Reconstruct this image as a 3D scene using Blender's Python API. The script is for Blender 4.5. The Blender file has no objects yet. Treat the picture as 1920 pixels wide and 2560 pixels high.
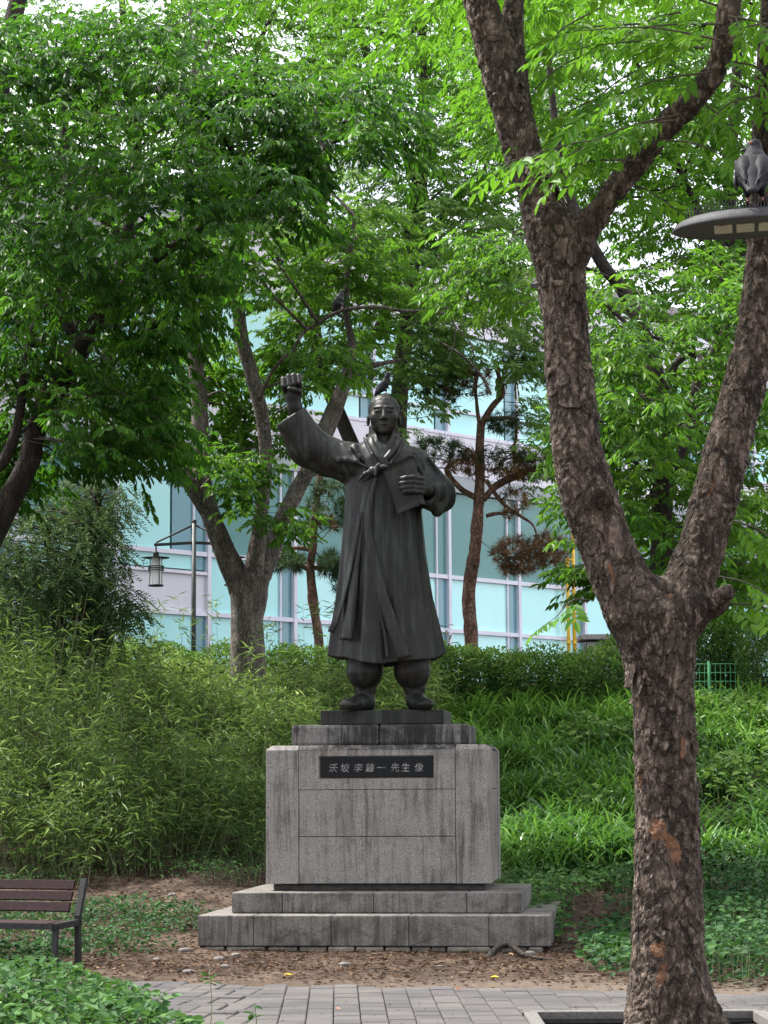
import bpy, bmesh, math, random
import numpy as np
from mathutils import Matrix, Vector
R = math.radians
rng = np.random.default_rng(11)
random.seed(5)
SC = bpy.context.scene
COL = SC.collection

# ---------------------------------------------------------------- camera
# Long lens, slightly tilted up and rolled by a third of a degree. Photo pixels are 1920 x 2560.
FPX, CAMH, HOR = 5700.0, 1.65, 1975.0
TH = math.atan((HOR - 1280.0) / FPX)
ROLL = R(0.35)
FWD = np.array([0, math.cos(TH), math.sin(TH)])
_r0 = np.array([1.0, 0, 0]); _u0 = np.array([0, -math.sin(TH), math.cos(TH)])
RGT = math.cos(ROLL) * _r0 - math.sin(ROLL) * _u0
UPV = math.sin(ROLL) * _r0 + math.cos(ROLL) * _u0
CAM = np.array([0, 0, CAMH])
cd = bpy.data.cameras.new('camera')
cd.sensor_fit = 'VERTICAL'; cd.sensor_height = 24.0; cd.lens = 24.0 * FPX / 2560.0
cd.clip_start = 0.1; cd.clip_end = 2000
cam = bpy.data.objects.new('camera', cd); COL.objects.link(cam)
cam.matrix_world = Matrix(((RGT[0], UPV[0], -FWD[0], 0), (RGT[1], UPV[1], -FWD[1], 0),
                           (RGT[2], UPV[2], -FWD[2], CAMH), (0, 0, 0, 1)))
SC.camera = cam

# ---------------------------------------------------------------- sky, sun, exposure
SUN_EL, SUN_AZ = 58.0, -62.0          # azimuth from +Y (into the picture) towards +X; sun high on the left
wd = bpy.data.worlds.new('World'); SC.world = wd; wd.use_nodes = True
wn = wd.node_tree; wn.nodes.clear()
def _n(t, **k):
    n = wn.nodes.new(t)
    for a, b in k.items(): setattr(n, a, b)
    return n
sky = _n('ShaderNodeTexSky', sky_type='NISHITA', sun_disc=False)
sky.sun_elevation = R(SUN_EL); sky.sun_rotation = R(SUN_AZ)
sky.air_density = 1.0; sky.dust_density = 2.5; sky.ozone_density = 1.0
tc = _n('ShaderNodeTexCoord')
nz = _n('ShaderNodeTexNoise'); nz.inputs['Scale'].default_value = 5.0; nz.inputs['Detail'].default_value = 6
rp = _n('ShaderNodeValToRGB'); rp.color_ramp.elements[0].position = .30; rp.color_ramp.elements[1].position = .62
mx = _n('ShaderNodeMix', data_type='RGBA')
mx.inputs['B'].default_value = (12.0, 12.1, 12.9, 1)
bg = _n('ShaderNodeBackground'); bg.inputs['Strength'].default_value = 0.08
wo = _n('ShaderNodeOutputWorld')
wn.links.new(tc.outputs['Generated'], nz.inputs['Vector'])
wn.links.new(nz.outputs['Fac'], rp.inputs['Fac'])
wn.links.new(rp.outputs['Color'], mx.inputs['Factor'])
wn.links.new(sky.outputs['Color'], mx.inputs['A'])
wn.links.new(mx.outputs['Result'], bg.inputs['Color'])
wn.links.new(bg.outputs['Background'], wo.inputs['Surface'])

sl = bpy.data.lights.new('sun', 'SUN'); sl.energy = 4.6; sl.angle = R(5); sl.color = (1, .96, .9)
sun = bpy.data.objects.new('sun', sl); COL.objects.link(sun)
_sd = Vector((math.sin(R(SUN_AZ)) * math.cos(R(SUN_EL)), math.cos(R(SUN_AZ)) * math.cos(R(SUN_EL)), math.sin(R(SUN_EL))))
sun.rotation_euler = _sd.to_track_quat('Z', 'Y').to_euler(); sun.location = (-20, 30, 40)

vs = SC.view_settings
vs.view_transform = 'Standard'; vs.look = 'None'; vs.gamma = 1.0; vs.exposure = 1.5; vs.use_curve_mapping = False
SC.cycles.max_bounces = 8; SC.cycles.diffuse_bounces = 4; SC.cycles.transmission_bounces = 6
SC.cycles.transparent_max_bounces = 8; SC.cycles.glossy_bounces = 3
SC.cycles.use_denoising = True

# ---------------------------------------------------------------- pixel -> world
def ray(u, v):
    return FWD + (u - 960.0) / FPX * RGT + (1280.0 - v) / FPX * UPV
def P(u, v, Y):                       # point of that pixel's direction at distance Y
    d = ray(u, v); return CAM + d * (Y / d[1])
def G(u, v, z=0.0):                   # where that direction meets the level z
    d = ray(u, v); return CAM + d * ((z - CAMH) / d[2])
def ppm(Y): return FPX / Y            # photo pixels per metre at distance Y

# ---------------------------------------------------------------- numpy noise
def _h(i, j, k, s):
    n = (i * 374761393 + j * 668265263 + k * 1440662683 + s * 1274126177) & 0xffffffff
    n = ((n ^ (n >> 13)) * 1274126177) & 0xffffffff
    return ((n ^ (n >> 16)) & 0xffff) / 65535.0
def vnoise(p, sc=1.0, s=0):
    p = np.asarray(p, float) * sc; b = np.floor(p).astype(np.int64); f = p - b; f = f * f * (3 - 2 * f)
    o = 0
    for a in (0, 1):
        for c in (0, 1):
            for d in (0, 1):
                w = (f[..., 0] if a else 1 - f[..., 0]) * (f[..., 1] if c else 1 - f[..., 1]) * (f[..., 2] if d else 1 - f[..., 2])
                o = o + w * _h(b[..., 0] + a, b[..., 1] + c, b[..., 2] + d, s)
    return o
def fbm(p, sc=1.0, s=0, o=3):
    return sum(vnoise(p, sc * 2 ** i, s + i) * .5 ** i for i in range(o)) / sum(.5 ** i for i in range(o))
def worley(p, s=0):
    p = np.asarray(p, float); b = np.floor(p).astype(np.int64)
    f1 = np.full(len(p), 9.0); f2 = f1.copy(); idv = np.zeros(len(p))
    for a in (-1, 0, 1):
        for c in (-1, 0, 1):
            for d in (-1, 0, 1):
                q = b + np.array([a, c, d])
                fp = q + np.stack([_h(q[:, 0], q[:, 1], q[:, 2], s + t) for t in (1, 2, 3)], 1)
                ds = np.linalg.norm(p - fp, axis=1); hv = _h(q[:, 0], q[:, 1], q[:, 2], s + 4)
                m = ds < f1
                f2 = np.where(m, f1, np.minimum(f2, ds)); idv = np.where(m, hv, idv); f1 = np.where(m, ds, f1)
    return f1, f2, idv

# ---------------------------------------------------------------- materials
MAT = {}
def material(name, fn):
    m = bpy.data.materials.new(name); m.use_nodes = True; nt = m.node_tree; nt.nodes.clear()
    out = nt.nodes.new('ShaderNodeOutputMaterial')
    def nd(t, inp=None, **props):
        n = nt.nodes.new(t)
        for a, b in props.items(): setattr(n, a, b)
        for a, b in (inp or {}).items():
            if isinstance(b, bpy.types.NodeSocket): nt.links.new(b, n.inputs[a])
            else: n.inputs[a].default_value = b
        return n
    sh = fn(nd)
    nt.links.new(sh, out.inputs['Surface'])
    MAT[name] = m; return m
def rgb(c): return (c[0], c[1], c[2], 1)
def ramp(nd, fac, stops):
    n = nd('ShaderNodeValToRGB', {'Fac': fac}); e = n.color_ramp.elements
    while len(e) < len(stops): e.new(0.5)
    for k, (p, c) in enumerate(stops):
        e[k].position = p; e[k].color = rgb(c) if not isinstance(c, (int, float)) else (c, c, c, 1)
    return n.outputs['Color']
def obco(nd, scale=(1, 1, 1)):
    t = nd('ShaderNodeTexCoord')
    return nd('ShaderNodeMapping', {'Vector': t.outputs['Object'], 'Scale': scale}).outputs['Vector']
def noise(nd, vec, scale, detail=4, rough=.55, dist=0):
    return nd('ShaderNodeTexNoise', {'Vector': vec, 'Scale': scale, 'Detail': detail, 'Roughness': rough, 'Distortion': dist}).outputs['Fac']
def mixc(nd, fac, a, b, bt='MIX'):
    n = nd('ShaderNodeMix', data_type='RGBA', blend_type=bt); L = n.id_data.links
    for k, v in (('Factor', fac), ('A', a), ('B', b)):
        if isinstance(v, bpy.types.NodeSocket): L.new(v, n.inputs[k])
        else: n.inputs[k].default_value = v if k == 'Factor' else rgb(v)
    return n.outputs['Result']
def bump(nd, h, st=.5, d=.01):
    return nd('ShaderNodeBump', {'Height': h, 'Strength': st, 'Distance': d}).outputs['Normal']
def pbsdf(nd, col, rough=.6, metal=0, normal=None, **kw):
    i = {'Base Color': col if isinstance(col, bpy.types.NodeSocket) else rgb(col), 'Roughness': rough, 'Metallic': metal}
    if normal is not None: i['Normal'] = normal
    i.update({k.replace('_', ' '): v for k, v in kw.items()})
    return nd('ShaderNodeBsdfPrincipled', i).outputs['BSDF']

def leaf_mat(name, c0, c1, c2, trans, tf=.5, rough=.45):
    def f(nd):
        a = nd('ShaderNodeAttribute', attribute_name='tint').outputs['Fac']
        col = ramp(nd, a, [(0, c0), (.55, c1), (1, c2)])
        tcol = mixc(nd, .5, col, trans, 'MIX')
        b = pbsdf(nd, col, rough, Specular_IOR_Level=.16)
        t = nd('ShaderNodeBsdfTranslucent', {'Color': tcol}).outputs['BSDF']
        return nd('ShaderNodeMixShader', {0: tf, 1: b, 2: t}).outputs['Shader']
    return material(name, f)
leaf_mat('leaf_deep', (.010, .040, .007), (.028, .090, .011), (.085, .20, .02), (.11, .32, .012), .42, .42)
leaf_mat('leaf_mid', (.018, .062, .010), (.052, .14, .016), (.14, .27, .03), (.18, .40, .02), .48, .42)
leaf_mat('leaf_pale', (.06, .13, .035), (.11, .21, .05), (.21, .34, .08), (.26, .46, .08), .5, .45)
leaf_mat('leaf_bright', (.024, .082, .010), (.060, .16, .014), (.135, .27, .025), (.18, .42, .02), .5, .42)
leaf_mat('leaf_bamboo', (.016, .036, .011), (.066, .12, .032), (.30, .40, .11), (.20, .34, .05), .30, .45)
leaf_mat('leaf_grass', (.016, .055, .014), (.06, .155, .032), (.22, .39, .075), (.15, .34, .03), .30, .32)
leaf_mat('leaf_ivy', (.008, .034, .010), (.020, .064, .017), (.06, .14, .034), (.06, .16, .02), .22, .65)
leaf_mat('leaf_cover', (.014, .05, .014), (.036, .10, .026), (.10, .20, .05), (.10, .22, .03), .28, .65)
leaf_mat('leaf_hedge', (.024, .065, .016), (.075, .155, .036), (.19, .30, .065), (.14, .28, .03), .35, .45)
leaf_mat('needle_green', (.022, .048, .02), (.042, .08, .034), (.085, .13, .05), (.08, .14, .05), .25, .5)
leaf_mat('needle_brown', (.07, .044, .023), (.18, .105, .05), (.36, .23, .115), (.25, .15, .06), .25, .6)
leaf_mat('needle_juniper', (.020, .046, .018), (.056, .105, .036), (.15, .23, .07), (.12, .2, .05), .3, .6)
leaf_mat('litter', (.028, .015, .010), (.08, .042, .023), (.30, .20, .11), (.2, .1, .04), .1, .7)

def bark(name, dark, mid, light, accent, acc_pos=.72, vs=14, bs=.8, bd=.02, lich=.5, zsq=.55, crack=.85, warp=.06, ns=45, cell=.22):
    def f(nd):
        v = obco(nd, (1, 1, zsq))
        vor = nd('ShaderNodeTexVoronoi', {'Vector': mixc(nd, warp, v, nd('ShaderNodeTexNoise', {'Vector': v, 'Scale': 9.0, 'Detail': 4.0}).outputs['Color']), 'Scale': vs}, feature='DISTANCE_TO_EDGE').outputs['Distance']
        vid = nd('ShaderNodeTexVoronoi', {'Vector': v, 'Scale': vs}).outputs['Color']
        n1 = noise(nd, v, 6, 6, .65); n2 = noise(nd, v, ns, 6, .72); n3 = noise(nd, v, 2.3, 4, .6, .6)
        col = ramp(nd, n1, [(.28, dark), (.52, mid), (.78, light)])
        col = mixc(nd, cell, col, mixc(nd, .9, col, nd('ShaderNodeRGBToBW', {'Color': vid}).outputs['Val'], 'MULTIPLY'))
        col = mixc(nd, ramp(nd, n2, [(.52, 0), (.66, lich)]), col, light)
        col = mixc(nd, ramp(nd, vor, [(0, crack), (.06, 0)]), col, (dark[0] * .5, dark[1] * .5, dark[2] * .5))
        col = mixc(nd, ramp(nd, n3, [(acc_pos - .02, 0), (acc_pos + .02, .9)]), col, accent)
        hgt = nd('ShaderNodeMath', {0: ramp(nd, vor, [(0, 0), (.16, 1)]), 1: n2}, operation='ADD').outputs['Value']
        return pbsdf(nd, col, .85, 0, bump(nd, hgt, bs, bd), Specular_IOR_Level=.25)
    return material(name, f)
bark('bark_near', (.024, .0165, .012), (.092, .066, .050), (.26, .20, .158), (.22, .10, .04), .74, 13, 1.0, .03, .9, .5, .75, .17, 24, .6)
bark('bark_grey', (.045, .037, .032), (.125, .105, .092), (.33, .29, .255), (.08, .07, .06), .8, 20, .9, .02, .8, .4, .5, .16)
bark('bark_dark', (.012, .010, .008), (.03, .024, .019), (.08, .065, .05), (.05, .04, .025), .8, 16, .8, .02, .4, .4, .5, .16)
bark('bark_pine', (.07, .04, .03), (.21, .12, .088), (.42, .27, .20), (.20, .09, .055), .7, 18, 1, .03, .5, .5, .6, .14)

def m_bronze(nd):
    v = obco(nd); st = obco(nd, (9, 9, .9))
    n1 = noise(nd, v, 3.0, 5); n2 = noise(nd, st, 1.6, 5, .6); n3 = noise(nd, v, 60, 3)
    col = ramp(nd, n1, [(.3, (.0035, .0038, .0034)), (.7, (.010, .0103, .0092))])
    col = mixc(nd, ramp(nd, n2, [(.48, 0), (.72, .75)]), col, (.042, .049, .042))
    col = mixc(nd, ramp(nd, noise(nd, v, 1.3, 5, .65), [(.50, 0), (.68, .6)]), col, (.022, .017, .012))
    col = mixc(nd, ramp(nd, noise(nd, st, 4.5, 4, .7), [(.66, 0), (.74, .5)]), col, (.14, .14, .13))
    return pbsdf(nd, col, ramp(nd, n3, [(.3, .40), (.7, .60)]), .0, bump(nd, n3, .2, .006), Specular_IOR_Level=.26)
material('bronze', m_bronze)
def granite(name, base, stain, lo, hi, streak, mold):
    def f(nd):
        v = obco(nd); st = obco(nd, (12, 12, .8))
        sp = noise(nd, v, 75, 3, .85); big = noise(nd, v, 2.6, 6, .7, .6); s0 = noise(nd, st, 1.3, 7, .72, .5); m0 = noise(nd, v, 1.7, 3, .6)
        strk = nd('ShaderNodeMath', {0: s0, 1: ramp(nd, m0, [(.35, .80), (.62, 1.12)])}, operation='MULTIPLY').outputs['Value']
        g2 = noise(nd, v, 28, 4, .7)
        col = ramp(nd, sp, [(.36, tuple(c * .50 for c in base)), (.50, base), (.66, tuple(min(1, c * 1.4) for c in base))])
        col = mixc(nd, ramp(nd, strk, [(lo, 0), (hi, streak)]), col, stain)
        col = mixc(nd, ramp(nd, big, [(.5, 0), (.66, mold)]), col, stain)
        col = mixc(nd, ramp(nd, g2, [(.55, 0), (.75, .5)]), col, tuple(c * .35 for c in base))
        return pbsdf(nd, col, .85, 0, bump(nd, sp, .5, .004), Specular_IOR_Level=.3)
    return material(name, f)
granite('granite', (.222, .205, .186), (.05, .042, .034), .47, .68, .8, .3)
granite('granite_stained', (.165, .152, .137), (.034, .028, .023), .45, .66, .7, .75)
granite('granite_capped', (.16, .15, .138), (.015, .014, .013), .38, .56, .9, .92)
material('stone_dark', lambda nd: pbsdf(nd, ramp(nd, noise(nd, obco(nd), 14, 5), [(.3, (.015, .014, .013)), (.7, (.05, .046, .04))]), .8))
material('plaque_black', lambda nd: pbsdf(nd, (.005, .006, .007), .4, Specular_IOR_Level=.15))
material('plaque_cut', lambda nd: pbsdf(nd, ramp(nd, noise(nd, obco(nd), 25, 3), [(.35, (.07, .07, .068)), (.65, (.26, .26, .25))]), .8))

def m_soil(nd):
    v = obco(nd)
    n1 = noise(nd, v, 1.3, 6, .6); n2 = noise(nd, v, 40, 5, .75); n3 = noise(nd, v, 9, 4, .6)
    col = ramp(nd, n1, [(.36, (.020, .013, .009)), (.5, (.044, .029, .020)), (.62, (.095, .068, .05))])
    col = mixc(nd, ramp(nd, n2, [(.45, 0), (.75, .6)]), col, (.05, .033, .024))
    col = mixc(nd, ramp(nd, n3, [(.56, 0), (.74, .4)]), col, (.34, .26, .19))
    sx = nd('ShaderNodeSeparateXYZ', {'Vector': v}).outputs['Y']
    sand = nd('ShaderNodeMath', {0: sx, 1: nd('ShaderNodeMath', {0: n1, 1: 4.0}, operation='MULTIPLY').outputs['Value']}, operation='ADD').outputs['Value']
    sf = nd('ShaderNodeMapRange', {'Value': sand, 'From Min': 21.2, 'From Max': 22.6, 'To Min': .8, 'To Max': 0.0}).outputs['Result']
    col = mixc(nd, sf, col, mixc(nd, n2, (.08, .061, .047), (.19, .152, .12)))
    return pbsdf(nd, col, .95, 0, bump(nd, n2, .8, .02), Specular_IOR_Level=.15)
material('soil', m_soil)
def m_paver(nd):
    v = obco(nd); oi = nd('ShaderNodeObjectInfo')
    gv = nd('ShaderNodeNewGeometry').outputs['Position']
    n1 = noise(nd, gv, 160, 3, .8); n2 = noise(nd, gv, 1.1, 5, .6)
    col = ramp(nd, oi.outputs['Random'], [(0, (.052, .049, .050)), (.6, (.067, .063, .063)), (1, (.084, .077, .075))])
    col = mixc(nd, ramp(nd, n1, [(.4, 0), (.75, .45)]), col, (.04, .037, .038))
    col = mixc(nd, ramp(nd, n2, [(.46, 0), (.66, .4)]), col, (.125, .108, .098))
    return pbsdf(nd, col, .9, 0, bump(nd, n1, .4, .004), Specular_IOR_Level=.25)
material('paver', m_paver)
def simple_noise(name, a, b, sc=8, rough=.7, bs=.3, bd=.005, metal=0, **kw):
    return material(name, lambda nd: (lambda n: pbsdf(nd, ramp(nd, n, [(.3, a), (.7, b)]), rough, metal, bump(nd, n, bs, bd), **kw))(noise(nd, obco(nd), sc, 6, .65)))
simple_noise('kerb_stone', (.06, .057, .054), (.14, .13, .12), 30, .9)
simple_noise('joint_sand', (.035, .03, .028), (.08, .066, .06), 30, .95)
simple_noise('rock_grey', (.06, .054, .048), (.17, .155, .14), 12, .9, .6, .02)
simple_noise('rock_tan', (.22, .14, .07), (.42, .30, .17), 10, .9, .6, .02)
simple_noise('rubble', (.08, .07, .055), (.24, .205, .165), 9, .95, .8, .03)
simple_noise('metal_dark', (.016, .016, .016), (.034, .033, .033), 20, .6, .1, .003, 0, Specular_IOR_Level=.2)
simple_noise('metal_lamp', (.035, .036, .039), (.07, .071, .075), 25, .7, .1, .003, .0, Specular_IOR_Level=.25)
simple_noise('metal_lamp_dark', (.012, .0125, .014), (.022, .0225, .025), 25, .5, .1, .003, .2)
simple_noise('pole_metal', (.025, .032, .028), (.06, .068, .06), 7, .55, .1, .003, .0)
simple_noise('yellow_paint', (.55, .33, .02), (.78, .50, .04), 5, .5, .1, .003)
simple_noise('green_paint', (.10, .42, .16), (.20, .58, .26), 6, .5, .1, .003)
simple_noise('concrete', (.22, .21, .20), (.38, .365, .35), 14, .9, .4, .006)
simple_noise('white_panel', (.66, .65, .71), (.74, .72, .79), .6, .45, .0, .001)
simple_noise('alu', (.60, .60, .68), (.72, .71, .80), 2, .4, .0, .001, .1)
simple_noise('soffit', (.28, .31, .33), (.36, .40, .42), 2, .6, .0, .001)
simple_noise('interior', (.42, .56, .54), (.55, .68, .66), .5, .8, 0, .001)
simple_noise('stem', (.07, .09, .03), (.17, .19, .08), 9, .7, .1, .003)
simple_noise('twig', (.028, .022, .016), (.07, .055, .04), 20, .85, .2, .004)
simple_noise('dead_wood', (.13, .10, .075), (.30, .25, .20), 14, .9, .5, .006)
simple_noise('bird_grey', (.022, .023, .028), (.05, .05, .06), 30, .7, .5, .006, 0, Specular_IOR_Level=.15)
simple_noise('bird_dark', (.006, .006, .008), (.018, .018, .022), 30, .65, .5, .006, 0, Specular_IOR_Level=.15)
simple_noise('bird_black', (.008, .008, .012), (.02, .02, .028), 30, .45, .2, .004)
material('bird_leg', lambda nd: pbsdf(nd, (.28, .06, .05), .6))
material('bird_eye', lambda nd: pbsdf(nd, (.35, .09, .02), .2))
material('led_cell', lambda nd: pbsdf(nd, ramp(nd, noise(nd, obco(nd), 70, 2), [(.4, (.30, .28, .19)), (.6, (.62, .60, .46))]), .3))
material('lantern_glass', lambda nd: nd('ShaderNodeMixShader', {0: .45, 1: nd('ShaderNodeBsdfTransparent').outputs[0], 2: pbsdf(nd, (.75, .76, .76), .15)}).outputs[0])
material('lamp_bulb', lambda nd: pbsdf(nd, (.7, .7, .68), .3))
def m_benchwood(nd):
    v = obco(nd, (1.5, 30, 30)); n = noise(nd, v, 2.0, 6, .65)
    return pbsdf(nd, ramp(nd, n, [(.3, (.014, .008, .009)), (.7, (.036, .019, .020))]), .75, 0, bump(nd, n, .3, .004), Specular_IOR_Level=.12)
material('bench_wood', m_benchwood)
def m_film(nd):                       # frosted film behind glass
    n = noise(nd, obco(nd, (1, 1, .5)), .35, 3)
    return pbsdf(nd, ramp(nd, n, [(.3, (.38, .80, .81)), (.7, (.52, .90, .89))]), .16, 0, Coat_Weight=.6, Coat_Roughness=.03)
material('glass_film', m_film)
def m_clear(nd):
    g = pbsdf(nd, (.20, .42, .40), .04, 0, Specular_IOR_Level=.9)  # teal reflection put into the pane's base colour
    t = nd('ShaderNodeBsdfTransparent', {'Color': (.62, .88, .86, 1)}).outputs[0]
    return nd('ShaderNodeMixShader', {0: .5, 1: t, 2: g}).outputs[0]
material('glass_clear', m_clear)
material('glass_side', lambda nd: pbsdf(nd, (.13, .30, .36), .1, 0, Coat_Weight=.6, Coat_Roughness=.03))

# ---------------------------------------------------------------- object helpers
def tag(o, label=None, cat=None, group=None, kind=None):
    for k, v in (('label', label), ('category', cat), ('group', group), ('kind', kind)):
        if v: o[k] = v
    return o
def thing(name, label, cat, loc=(0, 0, 0), group=None):
    o = bpy.data.objects.new(name, None); COL.objects.link(o); o.location = [float(c) for c in loc]; o.empty_display_size = .2
    return tag(o, label, cat, group)
def adopt(o, parent):
    if parent is not None:
        o.parent = parent
        if parent.type == 'EMPTY' and parent.parent is None:
            o.matrix_parent_inverse = Matrix.Translation(-Vector(parent.location))
    return o
def link(name, me, mat=None, parent=None):
    o = bpy.data.objects.new(name, me); COL.objects.link(o)
    if mat and not me.materials: me.materials.append(MAT[mat])
    return adopt(o, parent)
def npmesh(name, V, quads=None, tris=None, smooth=True, attrs=None):
    me = bpy.data.meshes.new(name); V = np.asarray(V, np.float32)
    q = np.zeros((0, 4), int) if quads is None else np.asarray(quads, int).reshape(-1, 4)
    t = np.zeros((0, 3), int) if tris is None else np.asarray(tris, int).reshape(-1, 3)
    me.vertices.add(len(V)); me.vertices.foreach_set('co', V.ravel())
    nl = len(q) * 4 + len(t) * 3
    me.loops.add(nl); me.loops.foreach_set('vertex_index', np.concatenate([q.ravel(), t.ravel()]).astype(np.int32))
    me.polygons.add(len(q) + len(t))
    ls = np.concatenate([np.arange(len(q)) * 4, len(q) * 4 + np.arange(len(t)) * 3])
    me.polygons.foreach_set('loop_start', ls.astype(np.int32))
    me.polygons.foreach_set('use_smooth', np.full(len(q) + len(t), bool(smooth)))
    for k, a in (attrs or {}).items():
        at = me.attributes.new(k, 'FLOAT', 'POINT'); at.data.foreach_set('value', np.asarray(a, np.float32))
    me.update(calc_edges=True); me.validate()
    return me
class MB:                              # collects shapes, builds ONE mesh object
    def __init__(s): s.v = []; s.q = []; s.t = []; s.n = 0
    def add(s, V, q=None, t=None):
        V = np.asarray(V, float).reshape(-1, 3); s.v.append(V)
        if q is not None and len(q): s.q.append(np.asarray(q, int).reshape(-1, 4) + s.n)
        if t is not None and len(t): s.t.append(np.asarray(t, int).reshape(-1, 3) + s.n)
        s.n += len(V); return s
    def box(s, c, size, M=None):
        x, y, z = np.array(size) / 2.0
        V = np.array([(-x, -y, -z), (x, -y, -z), (x, y, -z), (-x, y, -z), (-x, -y, z), (x, -y, z), (x, y, z), (-x, y, z)])
        if M is not None: V = V @ np.asarray(M).T
        return s.add(V + np.array(c), [(0, 3, 2, 1), (4, 5, 6, 7), (0, 1, 5, 4), (1, 2, 6, 5), (2, 3, 7, 6), (3, 0, 4, 7)])
    def bar(s, a, b, w, h=None, up=(0, 0, 1)):
        a = np.array(a, float); b = np.array(b, float); d = b - a; L = np.linalg.norm(d); d /= L
        x = np.cross(d, up); x /= np.linalg.norm(x); y = np.cross(x, d)
        return s.box((a + b) / 2, (w, L, h or w), np.stack([x, d, y], 1))
    def tube(s, pts, rad, n=8, cap=True):
        V, q, t = tube(pts, rad, n, cap); return s.add(V, q, t)
    def lathe(s, prof, c=(0, 0, 0), n=20):
        a = np.arange(n) / n * 2 * math.pi; V = []
        for r, z in prof: V.append(np.stack([r * np.cos(a), r * np.sin(a), np.full(n, z)], 1))
        m = len(prof); q = [(i * n + j, i * n + (j + 1) % n, (i + 1) * n + (j + 1) % n, (i + 1) * n + j) for i in range(m - 1) for j in range(n)]
        return s.add(np.concatenate(V) + np.array(c), q)
    def mesh(s, name, smooth=False):
        return npmesh(name, np.concatenate(s.v), np.concatenate(s.q) if s.q else None, np.concatenate(s.t) if s.t else None, smooth)
    def build(s, name, mat, parent=None, smooth=False, bevel=0):
        me = s.mesh(name, smooth)
        if bevel:
            bm = bmesh.new(); bm.from_mesh(me)
            bmesh.ops.bevel(bm, geom=bm.edges[:], offset=bevel, segments=2, affect='EDGES', profile=.5)
            bm.to_mesh(me); bm.free()
        return link(name, me, mat, parent)
def spline(pts, k=6):                  # Catmull-Rom through rows of any width
    p = np.asarray(pts, float)
    if len(p) < 3: return np.array([p[0] + (p[-1] - p[0]) * t for t in np.linspace(0, 1, k + 1)])
    e = np.concatenate([[2 * p[0] - p[1]], p, [2 * p[-1] - p[-2]]]); out = []
    for i in range(1, len(e) - 2):
        for t in np.arange(k) / k:
            a, b, c, d = e[i - 1:i + 3]
            out.append(.5 * (2 * b + (c - a) * t + (2 * a - 5 * b + 4 * c - d) * t * t + (3 * b - a - 3 * c + d) * t ** 3))
    out.append(p[-1]); return np.array(out)
def tube(pts, rad, n=8, cap=True, wob=0, seed=0):
    p = np.asarray(pts, float); m = len(p); r = np.broadcast_to(np.asarray(rad, float), (m,))
    tg = np.gradient(p, axis=0); tg /= np.linalg.norm(tg, axis=1)[:, None] + 1e-9
    ref = np.array([0.0, 1, 0]) if abs(tg[0][1]) < .9 else np.array([1.0, 0, 0])
    V = np.zeros((m, n, 3)); a = np.arange(n) / n * 2 * math.pi
    x = np.cross(tg[0], ref)
    for i in range(m):
        x = x - tg[i] * np.dot(x, tg[i]); x /= np.linalg.norm(x) + 1e-9; y = np.cross(tg[i], x)
        V[i] = p[i] + r[i] * (np.cos(a)[:, None] * x + np.sin(a)[:, None] * y)
    if wob:
        c = np.repeat(p[:, None], n, 1); f = fbm(V.reshape(-1, 3), 5.0, seed, 3).reshape(m, n) - .5
        V = c + (V - c) * (1 + wob * f[..., None] * 2)
    q = [(i * n + j, i * n + (j + 1) % n, (i + 1) * n + (j + 1) % n, (i + 1) * n + j) for i in range(m - 1) for j in range(n)]
    V = V.reshape(-1, 3); t = []
    if cap:
        V = np.concatenate([V, [p[0]], [p[-1]]]); b = m * n
        t = [(b, (j + 1) % n, j) for j in range(n)] + [(b + 1, (m - 1) * n + j, (m - 1) * n + (j + 1) % n) for j in range(n)]
    return V, q, t

# ---------------------------------------------------------------- terrain
_e0, _e1 = G(500, 2455), G(1860, 2481)
def edge_y(x): return _e0[1] + (_e1[1] - _e0[1]) * (x - _e0[0]) / (_e1[0] - _e0[0])
PX, PY = [0, 1.0, 6.0, 8.5, 16.5, 26, 40, 300], [0, .02, .52, .85, 3.05, 4.1, 4.6, 4.6]
def ground_z(x, y):
    x = np.asarray(x, float); y = np.asarray(y, float)
    d = y - 22.6
    z = np.interp(d, PX, PY)
    p = np.stack([x, y, 0 * x], -1)
    z = z + (fbm(p, .45, 3, 3) - .5) * .22 * np.clip(d / 4, 0, 1) + (fbm(p, 3.0, 8, 2) - .5) * .03
    e = edge_y(x)
    k = np.clip((y - e) / .25, 0, 1)
    return np.where(y < e, -.085 + (fbm(p, 4.0, 5, 2) - .5) * .02, -.02 + .025 * k + z)
xs = np.unique(np.concatenate([np.linspace(-400, -14, 25), np.arange(-14, 14.01, .12), np.linspace(14, 400, 25)]))
ys = np.unique(np.concatenate([np.linspace(-120, 10, 16), np.arange(10, 44, .12), np.linspace(44, 700, 40)]))
X, Yg = np.meshgrid(xs, ys); Zg = ground_z(X, Yg)
nx = len(xs); ii = np.arange((len(ys) - 1) * (nx - 1)); r_, c_ = ii // (nx - 1), ii % (nx - 1); b_ = r_ * nx + c_
tag(link('ground', npmesh('ground', np.stack([X, Yg, Zg], -1).reshape(-1, 3), np.stack([b_, b_ + 1, b_ + nx + 1, b_ + nx], 1)), 'soil'), kind='structure')
# ---------------------------------------------------------------- pavement
def rot2(p, a): c, s = math.cos(a), math.sin(a); return np.array([p[0] * c - p[1] * s, p[0] * s + p[1] * c])
PIT = (G(1345, 2531)[0], G(1885, 2534)[0], 13.4, G(1400, 2533)[1])      # x0, x1, y0, y1
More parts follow.
